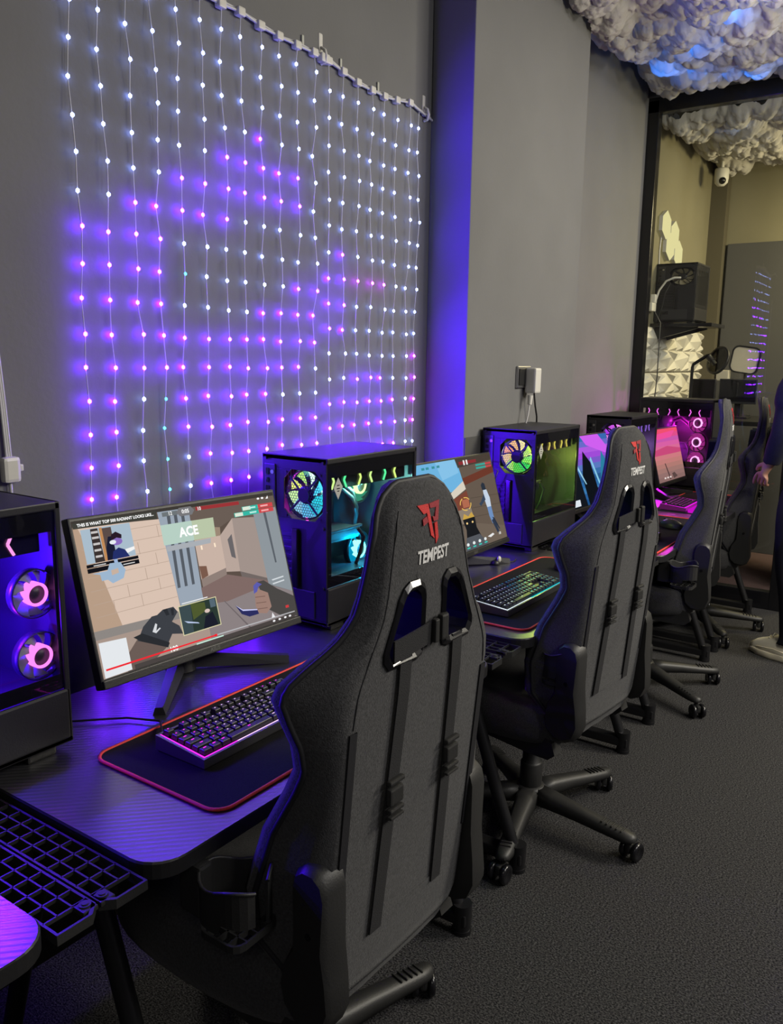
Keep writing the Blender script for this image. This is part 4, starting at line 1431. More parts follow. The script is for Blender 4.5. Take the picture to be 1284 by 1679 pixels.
def picture_duel(poly, rect, word):
    rect(0, 0, 1, 1, '5e5248')
    poly([(.0, 1), (.52, 1), (.55, .74), (.45, .66), (.30, .66), (0, .50)], '6fb4e0')
    poly([(.25, 1), (.50, 1), (.52, .85), (.30, .80)], '86c2e8')
    poly([(0, .86), (.14, .78), (.32, .66), (.32, .56), (0, .52)], 'b8a894')
    poly([(0, .66), (.33, .63), (.55, .75), (.57, .66), (.33, .56), (0, .56)], 'd8d0c0')
    poly([(0, .58), (.33, .56), (.57, .64), (.58, .44), (0, .42)], '7c4536')
    poly([(0, .44), (.58, .45), (.60, .30), (0, .28)], '8d7f70')
    poly([(.52, 1), (1, 1), (1, .12), (.62, .25), (.56, .70)], '66594e')
    poly([(.50, 1), (1, 1), (1, .93), (.52, .90)], '4a4038')
    poly([(.55, .78), (1, .86), (1, .78), (.56, .70)], '6d3a2c')
    for v in (.55, .44, .34):
        poly([(.60, v), (1, v - .03), (1, v - .036), (.60, v - .006)], '54493f')
    poly([(.0, .0), (1, 0), (1, .14), (.62, .26), (0, .30)], '6f6256')
    rect(.0, .20, .36, .42, '8c9aa0')
    # round sight and weapon
    c = circ(.52, .50, .075, 22)
    for k in range(22):
        if k % 11 in (0, 1, 6):
            continue
        a, b = c[k], c[(k + 1) % 22]
        poly([a, b, (.52 + (b[0] - .52) * .86, .50 + (b[1] - .50) * .86), (.52 + (a[0] - .52) * .86, .50 + (a[1] - .50) * .86)], 'e8c060')
    rect(.48, .46, .57, .55, 'b06a50')
    poly([(.42, .0), (.46, .22), (.44, .34), (.60, .34), (.60, .22), (.68, .0)], '1c1d20')
    poly([(.40, .0), (.44, .14), (.62, .14), (.72, .0)], '55585e')
    poly([(.44, .34), (.47, .40), (.52, .36), (.57, .40), (.60, .34)], 'c8a24a')
    for u in (.485, .56):
        poly(circ(u, .29, .012, 8), 'ffd890')
    # standing figure in pale clothes
    poly([(.775, .66), (.80, .69), (.83, .67), (.835, .60), (.80, .585), (.78, .61)], '2c3440')
    poly([(.79, .60), (.84, .60), (.865, .50), (.86, .40), (.80, .40), (.785, .50)], 'c4d2e4')
    poly([(.79, .56), (.73, .48), (.70, .46), (.72, .43), (.80, .49)], '39465a')
    poly([(.80, .40), (.86, .40), (.865, .26), (.83, .20), (.805, .30)], '6f8fbe')
    poly([(.825, .24), (.865, .26), (.90, .10), (.875, .08)], '303a4c')
    poly([(.84, .28), (.87, .26), (.92, .12), (.905, .12)], '2b3444')
    # interface marks
    for u in (.08, .13, .20, .26):
        rect(u, .94, u + .035, .965, '3e8f9c')
    rect(.54, .93, .78, .965, '8c3034')
    for u in (.60, .64):
        rect(u, .92, u + .02, .975, 'eeeeee')
    for v in (.885, .85):
        rect(.76, v, .90, v + .022, '3aa79a')
        rect(.90, v, .985, v + .022, 'c8484a')
    for u in (.44, .52, .60, .68):
        poly(circ(u, .065, .018, 10), 'e4ecec')
        rect(u - .02, .02, u + .02, .035, '3cc8b8')
    poly([(.72, .08), (.80, .10), (.82, .08), (.76, .06)], 'e6e6e6')
    word('100', .90, .07, .014, 'f0f0f0', .0003)


def picture_wave(poly, rect, word):
    for k in range(12):
        a, b = k / 12, (k + 1) / 12
        c = ['1d4f86', '2a5f98', '3c7ab0', '2e6aa4', '28588c', '3a6ca8', '5a78c0', '7a5ac8', 'a04cd8', 'b05ae0', '6a6ac8', '3a6ab0'][k]
        poly([(0, a), (1, a), (1, b), (0, b)], c)
    poly([(0, .0), (.30, .0), (.22, .55), (.10, .80), (0, .70)], '14181e')
    poly([(.34, 0), (.60, 0), (.52, .60), (.40, .78), (.30, .40)], '10141a')
    poly([(.62, 0), (1, 0), (1, .30), (.80, .75), (.70, .40)], '2c7fa0')
    poly([(.20, .60), (.34, .30), (.36, .30), (.22, .64)], '9ad0e8')
    poly([(.52, .64), (.66, .12), (.69, .12), (.55, .68)], '86c8e4')
    poly([(.40, 1), (.80, 1), (1, .74), (.9, .70), (.5, .86)], 'd060f0')
    poly([(.0, .02), (.16, .02), (.16, .11), (0, .11)], 'dfe6ee')


def picture_reflections(poly, rect, word):  # desktop picture with pink reflections painted in
    cs = ['8a6a66', '93706c', 'a0766f', 'b07a72', 'c07c78', 'cc7a80', 'd27088', 'd86a96', 'd860a4', 'c858ac', 'e0508c', 'f05070']
    for k, c in enumerate(cs):
        poly([(0, k / 12), (1, k / 12), (1, (k + 1) / 12), (0, (k + 1) / 12)], c)
    poly([(0, .60), (.5, .66), (1, .58), (1, .50), (0, .50)], 'c84a7a')
    poly([(.10, .90), (.9, .95), (.7, .82), (.2, .80)], 'f0509c')
    poly([(.30, .34), (.33, .34), (.44, .02), (.40, .02)], '4a3436')
    poly([(.50, .12), (.60, .14), (.70, .05), (.55, .02)], '5a4644')
    for u in (.20, .30, .40):
        rect(u, .05, u + .06, .08, 'e8d8d4')


make_monitor('large bright monitor on the nearest desk showing a shooting game with ACE banner', (-1.4392, 1.2963, 0.9787), -0.8, 16.1, 0.61, 0.365, picture_ace)
make_monitor('second monitor, behind the nearest chair, showing game with standing figure', (-1.450, 2.585, 0.970), 3.0, 16.0, 0.61, 0.365, picture_duel)
make_monitor('third monitor with a blue and violet picture beside the green lit computer', (-1.4392, 3.80, 0.9787), 0, 16.0, 0.60, 0.36, picture_wave)
make_monitor('far monitor with pink reflections painted into its picture, left of the pink lit computer', (-1.365, 4.825, 0.97), 0, 15.0, 0.52, 0.33, picture_reflections)


# ------------------------------------------------------------------ computers
def hexgrid(m, cx, cz, rad, cell, y0, y1, keep):
    """honeycomb plate in the xz plane"""
    dx, dz = cell * math.sqrt(3), cell * 1.5
    nz = int(rad / dz) + 2
    nx = int(rad / dx) + 2
    for j in range(-nz, nz + 1):
        for i in range(-nx, nx + 1):
            x, z = i * dx + (j % 2) * dx / 2, j * dz
            if keep(x, z):
                o_ = circ(cx + x, cz + z, cell * 1.0, 6, math.pi / 6)
                i_ = circ(cx + x, cz + z, cell * 0.80, 6, math.pi / 6)
                n = 6
                vs = [(a, y0, b) for a, b in o_] + [(a, y0, b) for a, b in i_]
                m.add(vs, [(k, (k + 1) % 6, 6 + (k + 1) % 6, 6 + k) for k in range(6)])


def make_fan(parent, c, r, ring, blade, axis, name='fan', hub_mat=None, arc=None, depth=0.02):
    """case fan: ring light, hub and separate blades"""
    m = MB()
    x, y, z = c
    m.lathe([(r * 1.0, -depth / 2), (r * 1.04, -depth / 2), (r * 1.04, depth / 2), (r * 1.0, depth / 2)], c, axis, 32)
    root = m.build(name, M['black'], parent)
    m = MB()
    m.lathe([(r * 0.39, -0.008), (r * 0.50, -0.008), (r * 0.50, 0.015), (r * 0.39, 0.017), (r * 0.39, -0.008)], c, axis, 32)
    if ring is not None:
        m.build('light_ring', ring, root)
    m = MB()
    m.lathe([(0.0005, 0.012), (r * 0.385, 0.012), (r * 0.385, -0.008), (0.0005, -0.008)], c, axis, 24)
    m.build('hub', hub_mat or M['gpu'], root)
    blades = blade if isinstance(blade, list) else [blade]
    nb = 9
    for k in range(nb):
        m = MB()
        rows = []
        for q in range(6):
            rr = r * ((0.51 if ring is not None else 0.36) + (0.45 if ring is not None else 0.60) * q / 5)
            a0 = 2 * math.pi * k / nb + 0.35 * q / 5
            a1 = a0 + 0.58
            rows.append([(rr, a0, -0.007), (rr, (a0 + a1) / 2, 0.0), (rr, a1, 0.007)])
        vs = []
        for row in rows:
            for rr, a, h in row:
                p, s = rr * math.cos(a), rr * math.sin(a)
                vs.append({'x': (x + h, y + p, z + s), 'y': (x + p, y + h, z + s)}[axis])
        fs = [(3 * i + j, 3 * i + j + 1, 3 * i + 4 + j, 3 * i + 3 + j) for i in range(5) for j in range(2)]
        m.add(vs, fs, 0, True)
        m.build('blade', blades[k % len(blades)], root, fix=False)
    return root


def make_pc(label, loc, rotz, fans, rear_blades, chev, lights, glow_sticks=(), sticker=True, depth=0.445):
    t = thing('computer_tower', label, 'computer', loc, rotz, 'tempered glass computer towers')
    X, D, H = 0.12, depth, 0.495
    m = MB()
    # chassis walls
    m.box((-X + 0.004, D / 2, 0.02 + (H - 0.02) / 2), (0.008, D, H - 0.02), bev=0.002)
    m.box((0, D / 2, H - 0.008), (2 * X, D, 0.016), bev=0.003)
    m.box((0, D / 2, 0.026), (2 * X, D, 0.012), bev=0.003)
    m.box((0, D - 0.006, 0.02 + (H - 0.02) / 2), (2 * X, 0.012, H - 0.02), bev=0.003)
    m.build('chassis', M['case'], t)
    MB().box((0.004, D / 2, 0.078), (2 * X - 0.006, D - 0.010, 0.100), bev=0.004).build('power_supply_shroud', M['case'], t)
    for fx in (-1, 1):
        for fy in (0.06, D - 0.06):
            MB().box((fx * 0.09, fy, 0.010), (0.035, 0.06, 0.020), bev=0.004).build('foot', M['nylon'], t)
    # rear panel: frame pieces around the fan opening and the port block
    m = MB()
    y0, y1 = 0.0, 0.004
    fx, fz, fr = 0.032, 0.386, 0.070
    zt_, zb_ = fz + fr, fz - fr
    m.box((0, 0.002, (H + zt_) / 2), (2 * X - 0.008, y1, H - zt_), bev=0.001)
    m.box((0, 0.002, (zb_ + 0.02) / 2), (2 * X - 0.008, y1, zb_ - 0.02), bev=0.001)
    m.box(((fx + fr + X - 0.004) / 2, 0.002, fz), (X - 0.004 - fx - fr, y1, 2 * fr), bev=0.001)
    m.box(((fx - fr - X + 0.004) / 2, 0.002, fz), (fx - fr + X - 0.004, y1, 2 * fr), bev=0.001)
    # corner fillets of the square opening
    for sx in (-1, 1):
        for sz in (-1, 1):
            m.prism([(fx + sx * fr, fz + sz * fr), (fx + sx * fr, fz + sz * fr * 0.62), (fx + sx * fr * 0.62, fz + sz * fr)], 0.0, 0.004, 'y')
    rp = m.build('rear_panel', M['case'], t)
    m = MB()
    hexgrid(m, fx, fz, 0.068, 0.0050, 0.001, 0.002, lambda x, z: 0.019 < math.hypot(x, z) < 0.067 and abs(abs(x) - abs(z)) > 0.0045)
    for a in (45, 135):
        d = (math.cos(R(a)), math.sin(R(a)))
        m.prism([(fx + s * d[0] * 0.071 + q * d[1] * 0.003, fz + s * d[1] * 0.071 - q * d[0] * 0.003) for s, q in ((1, 1), (1, -1), (-1, -1), (-1, 1))], 0.001, 0.003, 'y')
    m.prism(circ(fx, fz, 0.020, 20), 0.0005, 0.0035, 'y')
    m.build('fan_grille', M['case'], rp)
    for sx in (-1, 1):
        for sz in (-1, 1):
            MB().cyl((fx + sx * 0.062, -0.002, fz + sz * 0.062), (fx + sx * 0.062, 0.001, fz + sz * 0.062), 0.004).build('fan_screw', M['black'], rp)
    m = MB()
    m.box((-0.088, -0.001, 0.392), (0.040, 0.006, 0.150), bev=0.002)
    io = m.build('port_block', M['gpu'], t)
    for z, w, h in ((0.445, 0.012, 0.018), (0.420, 0.012, 0.014), (0.396, 0.014, 0.016), (0.370, 0.014, 0.016), (0.340, 0.018, 0.012)):
        MB().box((-0.096, -0.004, z), (w, 0.004, h), bev=0.001).build('port', M['gloss'], io)
    MB().cyl((-0.078, -0.006, 0.444), (-0.078, -0.002, 0.444), 0.006).build('port', M['steel'], io)
    m = MB()
    for k in range(7):
        m.box((-0.050, -0.001, 0.270 - 0.021 * k), (0.085, 0.005, 0.014), bev=0.002)
    m.build('slot_covers', M['case'], t)
    m = MB()
    m.box((0.008, -0.006, 0.205), (0.022, 0.010, 0.170), bev=0.003)
    m.build('slot_clamp', M['gloss'], t)
    m = MB()
    m.box((0.0, -0.001, 0.075), (0.15, 0.005, 0.080), bev=0.002)
    ps = m.build('power_supply_back', M['gpu'], t)
    MB().box((-0.05, -0.004, 0.09), (0.03, 0.006, 0.026), bev=0.002).build('power_socket', M['gloss'], ps)
    for zx in (-0.105, 0.105):
        for zz in (0.482, 0.300, 0.130):
            MB().cyl((zx, -0.005, zz), (zx, 0.002, zz), 0.0045).build('thumbscrew', M['black'], t)
    MB().tube([(-0.09, -0.004, 0.36), (-0.07, -0.045, 0.35), (-0.02, -0.05, 0.33), (-0.05, -0.04, 0.25), (-0.06, -0.06, 0.12), (-0.09, -0.05, 0.01)], 0.0035).build('display_lead', M['black'], t)
    # glass side
    MB().box((X - 0.002, D / 2, 0.130 + (H - 0.014 - 0.130) / 2), (0.004, D - 0.004, H - 0.014 - 0.130)).build('glass_panel', M['pane'], t)
    m = MB()
    zlo, zhi = 0.131, H - 0.015
    o_ = [(0.002, zlo), (D - 0.002, zlo), (D - 0.002, zhi), (0.002, zhi)]
    i_ = [(0.022, zlo + 0.030), (D - 0.018, zlo + 0.030), (D - 0.018, zhi - 0.040), (0.022, zhi - 0.040)]
    m.ring(o_, i_, X - 0.0055, X - 0.0042, 'x')
    m.build('glass_border', M['gloss'], t)
    m = MB()
    m.box((X - 0.003, D / 2, 0.075), (0.006, D - 0.004, 0.108), bev=0.002)
    m.build('side_skirt', M['case'], t)
    # inside
    m = MB()
    m.box((-0.100, 0.17, 0.295), (0.004, 0.26, 0.30))
    for k in range(4):
        m.box((-0.092, 0.07 + 0.012 * k, 0.42), (0.016, 0.006, 0.10))
    m.box((-0.090, 0.05, 0.33), (0.03, 0.03, 0.09), bev=0.003)
    m.build('motherboard', M['pcb'], t)
    m = MB()
    m.box((-0.045, 0.165, 0.235), (0.10, 0.28, 0.030), bev=0.006)
    m.box((0.000, 0.165, 0.222), (0.004, 0.27, 0.012), bev=0.001)
    m.box((0.006, 0.165, 0.253), (0.012, 0.282, 0.008), bev=0.002)
    m.build('graphics_card', M['gpu'], t)
    m = MB()
    m.box((-0.066, 0.135, 0.370), (0.05, 0.085, 0.085), bev=0.012)
    m.lathe([(0.001, 0.03), (0.034, 0.03), (0.036, 0.024), (0.036, 0.0)], (-0.045, 0.135, 0.370), 'x', 24)
    m.build('cooler', M['gpu'], t)
    for dy in (0, 0.02):
        MB().tube([(-0.03, 0.16, 0.38 - dy), (-0.01, 0.22, 0.40 - dy), (-0.01, 0.28, 0.36 - dy), (-0.03, 0.33, 0.30 - dy), (-0.06, 0.36, 0.24)], 0.007).build('coolant_tube', M['nylon'], t)
    m = MB()
    m.tube([(0.02, 0.27, 0.25), (0.03, 0.29, 0.22), (0.02, 0.285, 0.17), (0.0, 0.29, 0.13)], 0.006)
    m.build('power_lead', M['black'], t)
    for (x, y, z), r, ring, blade in fans:
        make_fan(t, (x, y, z), r, ring, blade, 'x')
    if rear_blades:
        make_fan(t, (fx, 0.020, fz), 0.068, None, rear_blades, 'y', 'rear_fan')
    # chevron light strip under the roof
    m = MB()
    k = 0
    y = 0.045
    while y < D - 0.04:
        s = 1 if k % 2 == 0 else -1
        for dz in (-1, 1):
            a = Vector((y + s * 0.011, 0.425))
            b = Vector((y, 0.425 + dz * 0.021))
            d = (b - a).normalized()
            nrm = Vector((-d.y, d.x)) * 0.0022
            m.prism([tuple(a - nrm), tuple(b - nrm), tuple(b + nrm), tuple(a + nrm)], 0.096, 0.100, 'x', mi=k % len(chev))
        y += 0.067 if s > 0 else 0.058
        k += 1
    m.build('chevron_light', list(chev), t)
    m = MB()
    m.box((0.09, D / 2, 0.427), (0.010, D - 0.06, 0.052), bev=0.002)
    m.build('light_strip_housing', M['gloss'], t)
    for (a, b, r, mat) in glow_sticks:
        MB().tube([a, b], r).build('light_stick', mat, t)
    if sticker:
        m = MB()
        m.prism([(0.046, 0.440), (0.066, 0.412), (0.046, 0.378), (0.026, 0.412)], X + 0.0002, X + 0.0008, 'x')
        for q, wd in ((0.418, 0.011), (0.409, 0.014), (0.402, 0.009)):
            m.box((X + 0.001, 0.046, q), (0.0005, wd, 0.0026), mi=1)
        m.build('sticker', [M['silver'], M['gloss']], t)
    # light of the fans and strips inside the case
    for c, p, col in lights:
        l = lamp('case_light', 'POINT', (0, 0, 0), p, col, 0.012)
        l.parent = t
        l.location = c
    return t


VIO, ROSE, PINKW = emat((0.55, 0.02, 1.0), 3.0, 'violet_ring'), emat((1.0, 0.20, 0.75), 2.2, 'rose_ring'), emat((1.0, 0.30, 0.80), 3.0, 'pink_ring')
CYR, GRR, TEAL = emat((0.25, 1.0, 0.85), 3.0, 'cyan_ring'), emat((0.55, 1.0, 0.30), 3.0, 'green_ring'), emat((0.0, 0.45, 0.75), 0.9, 'teal_blade')
BLA = M['blade']
rain = [emat('4fd8ff', 1.2), emat('d8ffe8', 1.3), emat('b8f070', 1.2), emat('e8f470', 1.2), emat('c8f4a0', 1.2), emat('8fd0e8', 1.0), emat('60b8e0', 1.1), emat('35b8d0', 1.1), emat('30d0e0', 1.2)]
fire = [emat('c8ff60', 1.2), emat('fff090', 1.3), emat('ffc868', 1.2), emat('ffb060', 1.2), emat('f0d070', 1.2), emat('b8f060', 1.1), emat('60e050', 1.1), emat('40e060', 1.1), emat('90ff60', 1.2)]
viol = [emat('c040ff', 1.2), emat('ff90ff', 1.3), emat('e060ff', 1.2)]

make_pc('computer at the left edge with blue inside and two pink ring fans', (-1.477, 0.444, DZ), 0,
        [((0.086, 0.400, 0.322), 0.045, ROSE, BLA), ((0.086, 0.402, 0.200), 0.045, ROSE, BLA), ((0.0, 0.370, 0.425), 0.047, ROSE, BLA)],
        None, [emat('ff9ae0', 1.6)], [((0.03, 0.30, 0.36), 24, (0.05, 0.004, 1.0)), ((0.03, 0.20, 0.20), 22, (0.04, 0.004, 1.0)), ((0.09, 0.33, 0.26), 1.0, (0.5, 0.02, 1.0))], sticker=False)
make_pc('large computer between the two near monitors, cyan and green fans lit', (-1.513, 1.722, DZ), 0,
        [((-0.03, 0.335, 0.372), 0.056, GRR, emat((0.10, 0.8, 0.45), 0.5)), ((-0.03, 0.335, 0.165), 0.056, CYR, TEAL), ((-0.06, 0.40, 0.40), 0.050, CYR, TEAL)],
        rain, [emat('d8ff90', 1.5), emat('60ffa0', 1.5), emat('e0ff80', 1.5)],
        [((0.02, 0.30, 0.20), 4.5, (0.0, 0.55, 1.0)), ((0.02, 0.29, 0.37), 4.0, (0.25, 0.9, 0.7)), ((0.0, 0.06, 0.30), 1.4, (1.0, 0.02, 0.9))],
        glow_sticks=[((0.02, 0.032, 0.30), (0.02, 0.032, 0.41), 0.004, emat('ff50d8', 1.8)), ((0.03, 0.03, 0.225), (0.03, 0.06, 0.225), 0.008, emat('ff10c0', 1.3))])
make_pc('second computer along, with orange and green rear fan and olive glow', (-1.480, 2.985, DZ), 0,
        [((-0.03, 0.30, 0.36), 0.056, None, M['gpu']), ((-0.03, 0.14, 0.17), 0.050, None, emat((0.3, 0.8, 0.2), 0.25))],
        fire, [emat('f0e060', 1.2)], [((0.03, 0.25, 0.34), 2.8, (0.65, 0.9, 0.12)), ((0.03, 0.12, 0.18), 2.2, (0.4, 1.0, 0.15))])
make_pc('third computer along, with violet rear fan, behind the second chair', (-1.480, 4.12, DZ), 0,
        [((-0.03, 0.30, 0.36), 0.056, None, M['gpu'])],
        viol, [emat('b080ff', 1.0)], [((0.03, 0.25, 0.30), 2.0, (0.6, 0.3, 1.0))], sticker=False, depth=0.43)
pink_pc = make_pc('farthest computer, turned to face the row, with three pink ring fans', (-1.64, 5.215, DZ), R(-90),
        [((0.03, 0.335, 0.366), 0.052, PINKW, emat((0.8, 0.05, 0.5), 0.5)), ((0.03, 0.335, 0.262), 0.052, PINKW, emat((0.8, 0.05, 0.5), 0.5)), ((0.03, 0.335, 0.160), 0.052, PINKW, emat((0.8, 0.05, 0.5), 0.5))],
        None, [emat('ff70f0', 1.6)], [((0.08, 0.22, 0.36), 4.0, (1.0, 0.02, 0.75)), ((0.08, 0.15, 0.22), 3.5, (0.8, 0.02, 1.0))], sticker=False)
pink_pc.scale = (1.0, 1.0, 1.12)

# ------------------------------------------------------------------ the studio behind the glass
def foam_panel(label, y0, y1, z0, z1, seed):
    rs = random.Random(seed)
    m = MB()
    m.box((0.006, 0, 0), (0.012, y1 - y0 - 0.004, z1 - z0 - 0.004))
    nx, nz = 1, 2
    dy, dz = (y1 - y0 - 0.006) / nx, (z1 - z0 - 0.006) / nz
    for i in range(nx):
        for j in range(nz):
            cy = -(y1 - y0) / 2 + 0.003 + (i + 0.5) * dy
            cz = -(z1 - z0) / 2 + 0.003 + (j + 0.5) * dz
            a, h = (cy + rs.uniform(-0.25, 0.25) * dy, cz + rs.uniform(-0.25, 0.25) * dz), rs.uniform(0.03, 0.055)
            c = [(0.012, cy - dy / 2, cz), (0.012, cy, cz - dz / 2), (0.012, cy + dy / 2, cz), (0.012, cy, cz + dz / 2), (0.012 + h, a[0], a[1])]
            m.add(c, [(0, 1, 4), (1, 2, 4), (2, 3, 4), (3, 0, 4)])
            # half pyramids in the corners between the diamonds
            for sy in (-1, 1):
                for sz in (-1, 1):
                    p = (0.012, cy + sy * dy / 2, cz + sz * dz / 2)
                    q, r_ = (0.012, cy + sy * dy / 2, cz), (0.012, cy, cz + sz * dz / 2)
                    t_ = (0.012 + h * 0.8, cy + sy * dy * 0.34, cz + sz * dz * 0.34)
                    m.add([p, q, r_, t_], [(0, 1, 3), (1, 2, 3), (2, 0, 3)])
    o = m.build('acoustic_panel', M['panelwhite'], None)
    o.location = (WX + 0.009, (y0 + y1) / 2, (z0 + z1) / 2)
    return tag(o, label, 'acoustic panel', 'white diamond acoustic panels in the studio')


k = 0
for zi, (z0, z1, rn) in enumerate(((1.435, 1.735, 'upper row'), (1.13, 1.43, 'lower row'))):
    for yi, pos in enumerate(('beside the black glass frame', 'next to the one beside the frame', 'second from the room corner', 'nearest the room corner')):
        y0 = 5.50 + 0.375 * yi
        foam_panel(f'white diamond relief acoustic panel, {rn}, {pos}', y0, y0 + 0.372, z0, z1, 10 * zi + yi)

# hexagon wall light
t = thing('hexagon_wall_light', 'cream hexagon wall light panels above the wall mounted computer', 'wall light', (WX + 0.010, 5.94, 2.335))
hexm = emat((0.82, 0.74, 0.36), 1.0, 'hexagon_panel_glow')
for y, z in ((-0.165, 0.070), (0.035, 0.030), (-0.050, -0.055), (0.150, -0.085)):
    m = MB()
    pts = [(y + 0.108 * a, z + 0.092 * b) for a, b in ((-0.45, -1), (0.45, -1), (0.98, 0), (0.45, 1), (-0.45, 1), (-0.98, 0))]
    pts = [(y + 0.105 * a, z + 0.090 * b) for a, b in ((-0.9, -0.5), (0, -1.05), (0.9, -0.5), (0.9, 0.5), (0, 1.05), (-0.9, 0.5))]
    m.prism(pts, 0.006, 0.030, 'x', mi=0, mi_side=1)
    m.build('panel', [hexm, M['wplastic']], t)
MB().tube([(0.006, -0.19, 0.0), (0.004, -0.20, -0.10), (0.004, -0.185, -0.25)], 0.004).build('lead', M['wcable'], t)

# wall shelf with a computer on it
t = thing('wall_shelf', 'black shelf on the studio wall carrying a dark computer', 'shelf', (WX + 0.009, 5.70, 1.745))
MB().box((0.20, 0.14, 0.0), (0.40, 0.36, 0.024), bev=0.004).build('board', M['gloss'], t)
for y in (0.02, 0.26):
    MB().prism([(0.0, -0.012), (0.30, -0.012), (0.30, -0.020), (0.0, -0.10)], y - 0.008, y + 0.008, 'y').build('bracket', M['satin'], t)
pc = make_pc('dark computer on the studio wall shelf with pale fan and white leads', (-1.655, 5.72, 1.757), 0, [],
             [pmat('pale_fan_blade', (0.42, 0.38, 0.26), 0.5, bump=(50, 0.05))], [M['gpu']], [], sticker=False, depth=0.33)
pc.scale = (1.12, 0.95, 0.79)
pc['group'] = ''
del pc['group']
MB().box((0.018, -0.01, -0.03), (0.03, 0.07, 0.06), bev=0.006)
t = thing('power_adapter', 'white power adapter on the studio wall left of the shelf computer', 'adapter', (WX + 0.009, 5.60, 1.86))
MB().box((0.020, 0, 0), (0.040, 0.090, 0.055), bev=0.008).build('block', M['wplastic'], t)
MB().box((0.022, 0.03, 0.055), (0.036, 0.045, 0.060), bev=0.008).build('plug', M['wplastic'], t)
MB().tube([(0.03, 0.03, 0.02), (0.05, 0.045, 0.11), (0.09, 0.055, 0.17), (0.14, 0.065, 0.19), (0.175, 0.085, 0.19)], 0.007).build('lead', M['wplastic'], t)
MB().tube([(0.03, 0.03, -0.02), (0.078, 0.03, -0.10), (0.085, 0.02, -0.45), (0.080, 0.0, -0.70)], 0.004).build('hanging_lead', M['gpu'], t)

# studio desk with microphone, screens, panel light
t = thing('studio_desk', 'dark long desk in the studio carrying screens and microphone', 'desk', (-1.2, 6.05, 0))
MB().box((0.0, 0.10, 1.11), (0.98, 0.70, 0.03), bev=0.004).build('top', M['black'], t)
for x in (-0.44, 0.44):
    MB().box((x, 0.10, 0.55), (0.04, 0.60, 1.10), bev=0.004).build('side_panel', M['black'], t)
SD = 1.1255
t = thing('microphone_arm', 'black microphone arm with round pop filter in the studio', 'microphone', (-1.567, 5.95, SD))
MB().cyl((0, 0, 0), (0, 0, 0.05), 0.03).build('clamp', M['black'], t)
MB().tube([(0, 0, 0.04), (0.0, 0, 0.345), (0.005, 0, 0.365), (0.09, 0.01, 0.425), (0.115, 0.01, 0.43)], 0.011).build('arm', M['satin'], t)
m = MB()
m.cyl((0.10, 0, 0.42), (0.13, 0.0, 0.39), 0.022)
m.cyl((0.13, 0, 0.39), (0.15, 0.0, 0.365), 0.017)
m.build('microphone', M['black'], t)
m = MB()
m.xf = Matrix.Translation((0.165, 0, 0.395)) @ Matrix.Rotation(R(28), 4, 'Y') @ Matrix.Rotation(R(50), 4, 'Z')
m.lathe([(0.001, 0.0), (0.088, 0.0), (0.088, 0.004), (0.001, 0.004)], (0, 0, 0), 'x', 28, 0)
m.lathe([(0.086, -0.006), (0.098, -0.006), (0.098, 0.010), (0.086, 0.010), (0.086, -0.006)], (0, 0, 0), 'x', 28, 1)
m.build('pop_filter', [glassmat('grey_mesh', (0.45, 0.45, 0.42), 1.1), M['black']], t)


def studio_screen(label, x, y, w, h, z):
    t = thing('studio_monitor', label, 'monitor', (x, y, SD))
    MB().box((0, 0, z - SD), (w, 0.03, h), bev=0.004).build('housing', M['gpu'], t)
    MB().box((0, -0.0155, z - SD + 0.004), (w - 0.016, 0.002, h - 0.022)).build('screen', M['gloss'], t)
    m = MB()
    m.box((0, 0.03, (z - SD - h / 2) / 2 + 0.036), (0.04, 0.03, z - SD - h / 2 + 0.06))
    m.box((0, 0.02, 0.006), (0.16, 0.14, 0.012), bev=0.003)
    m.build('stand', M['black'], t)


studio_screen('left dark screen in the studio, behind the microphone arm', -1.515, 6.10, 0.16, 0.17, 1.305)
studio_screen('right dark screen in the studio, below the cream panel light', -1.285, 6.10, 0.25, 0.17, 1.310)
t = thing('panel_light', 'cream round cornered panel light with black rim in the studio', 'light', (-1.29, 6.26, SD))
m = MB()
m.xf = Matrix.Translation((0, 0, 0.40)) @ Matrix.Rotation(R(8), 4, 'Y')
m.prism(rrect(-0.088, -0.086, 0.088, 0.086, 0.040, 6), -0.006, 0.012, 'y', mi=0)
m.build('diffuser', M['cream'], t)
m = MB()
m.xf = Matrix.Translation((0, 0, 0.40)) @ Matrix.Rotation(R(8), 4, 'Y')
m.ring(rrect(-0.098, -0.096, 0.098, 0.096, 0.048, 6), rrect(-0.087, -0.085, 0.087, 0.085, 0.039, 6), -0.012, 0.014, 'y')
m.build('rim', M['black'], t)
MB().tube([(0, 0.03, 0.0), (0, 0.03, 0.32)], 0.010).build('stem', M['black'], t)
MB().cyl((0, 0.03, 0), (0, 0.03, 0.015), 0.06).build('foot', M['black'], t)
t = thing('speaker_box', 'small cream box above the dark studio screens, beside the panel light', 'speaker', (-1.43, 6.26, SD))
MB().box((0, 0, 0.29), (0.085, 0.06, 0.075), bev=0.006).build('box', M['cream'], t)
MB().cyl((0, 0, 0), (0, 0, 0.26), 0.008).build('post', M['black'], t)
MB().cyl((0, 0, 0), (0, 0, 0.012), 0.04).build('foot', M['black'], t)

# dome camera under the studio cloud
t = thing('security_camera', 'small white dome camera under the studio cloud', 'camera', (-1.637, 6.60, 2.80))
MB().lathe([(0.001, 0.10), (0.045, 0.10), (0.05, 0.09), (0.05, 0.03), (0.045, 0.0), (0.025, -0.02), (0.001, -0.024)]).build('shell', M['wplastic'], t)
m = MB()
m.ball((0.014, -0.03, 0.012), 0.027, sub=2)
m.build('lens', M['gloss'], t)
MB().cyl((0, 0, 0.10), (0, 0, 0.65), 0.012).build('mount', M['wplastic'], t)


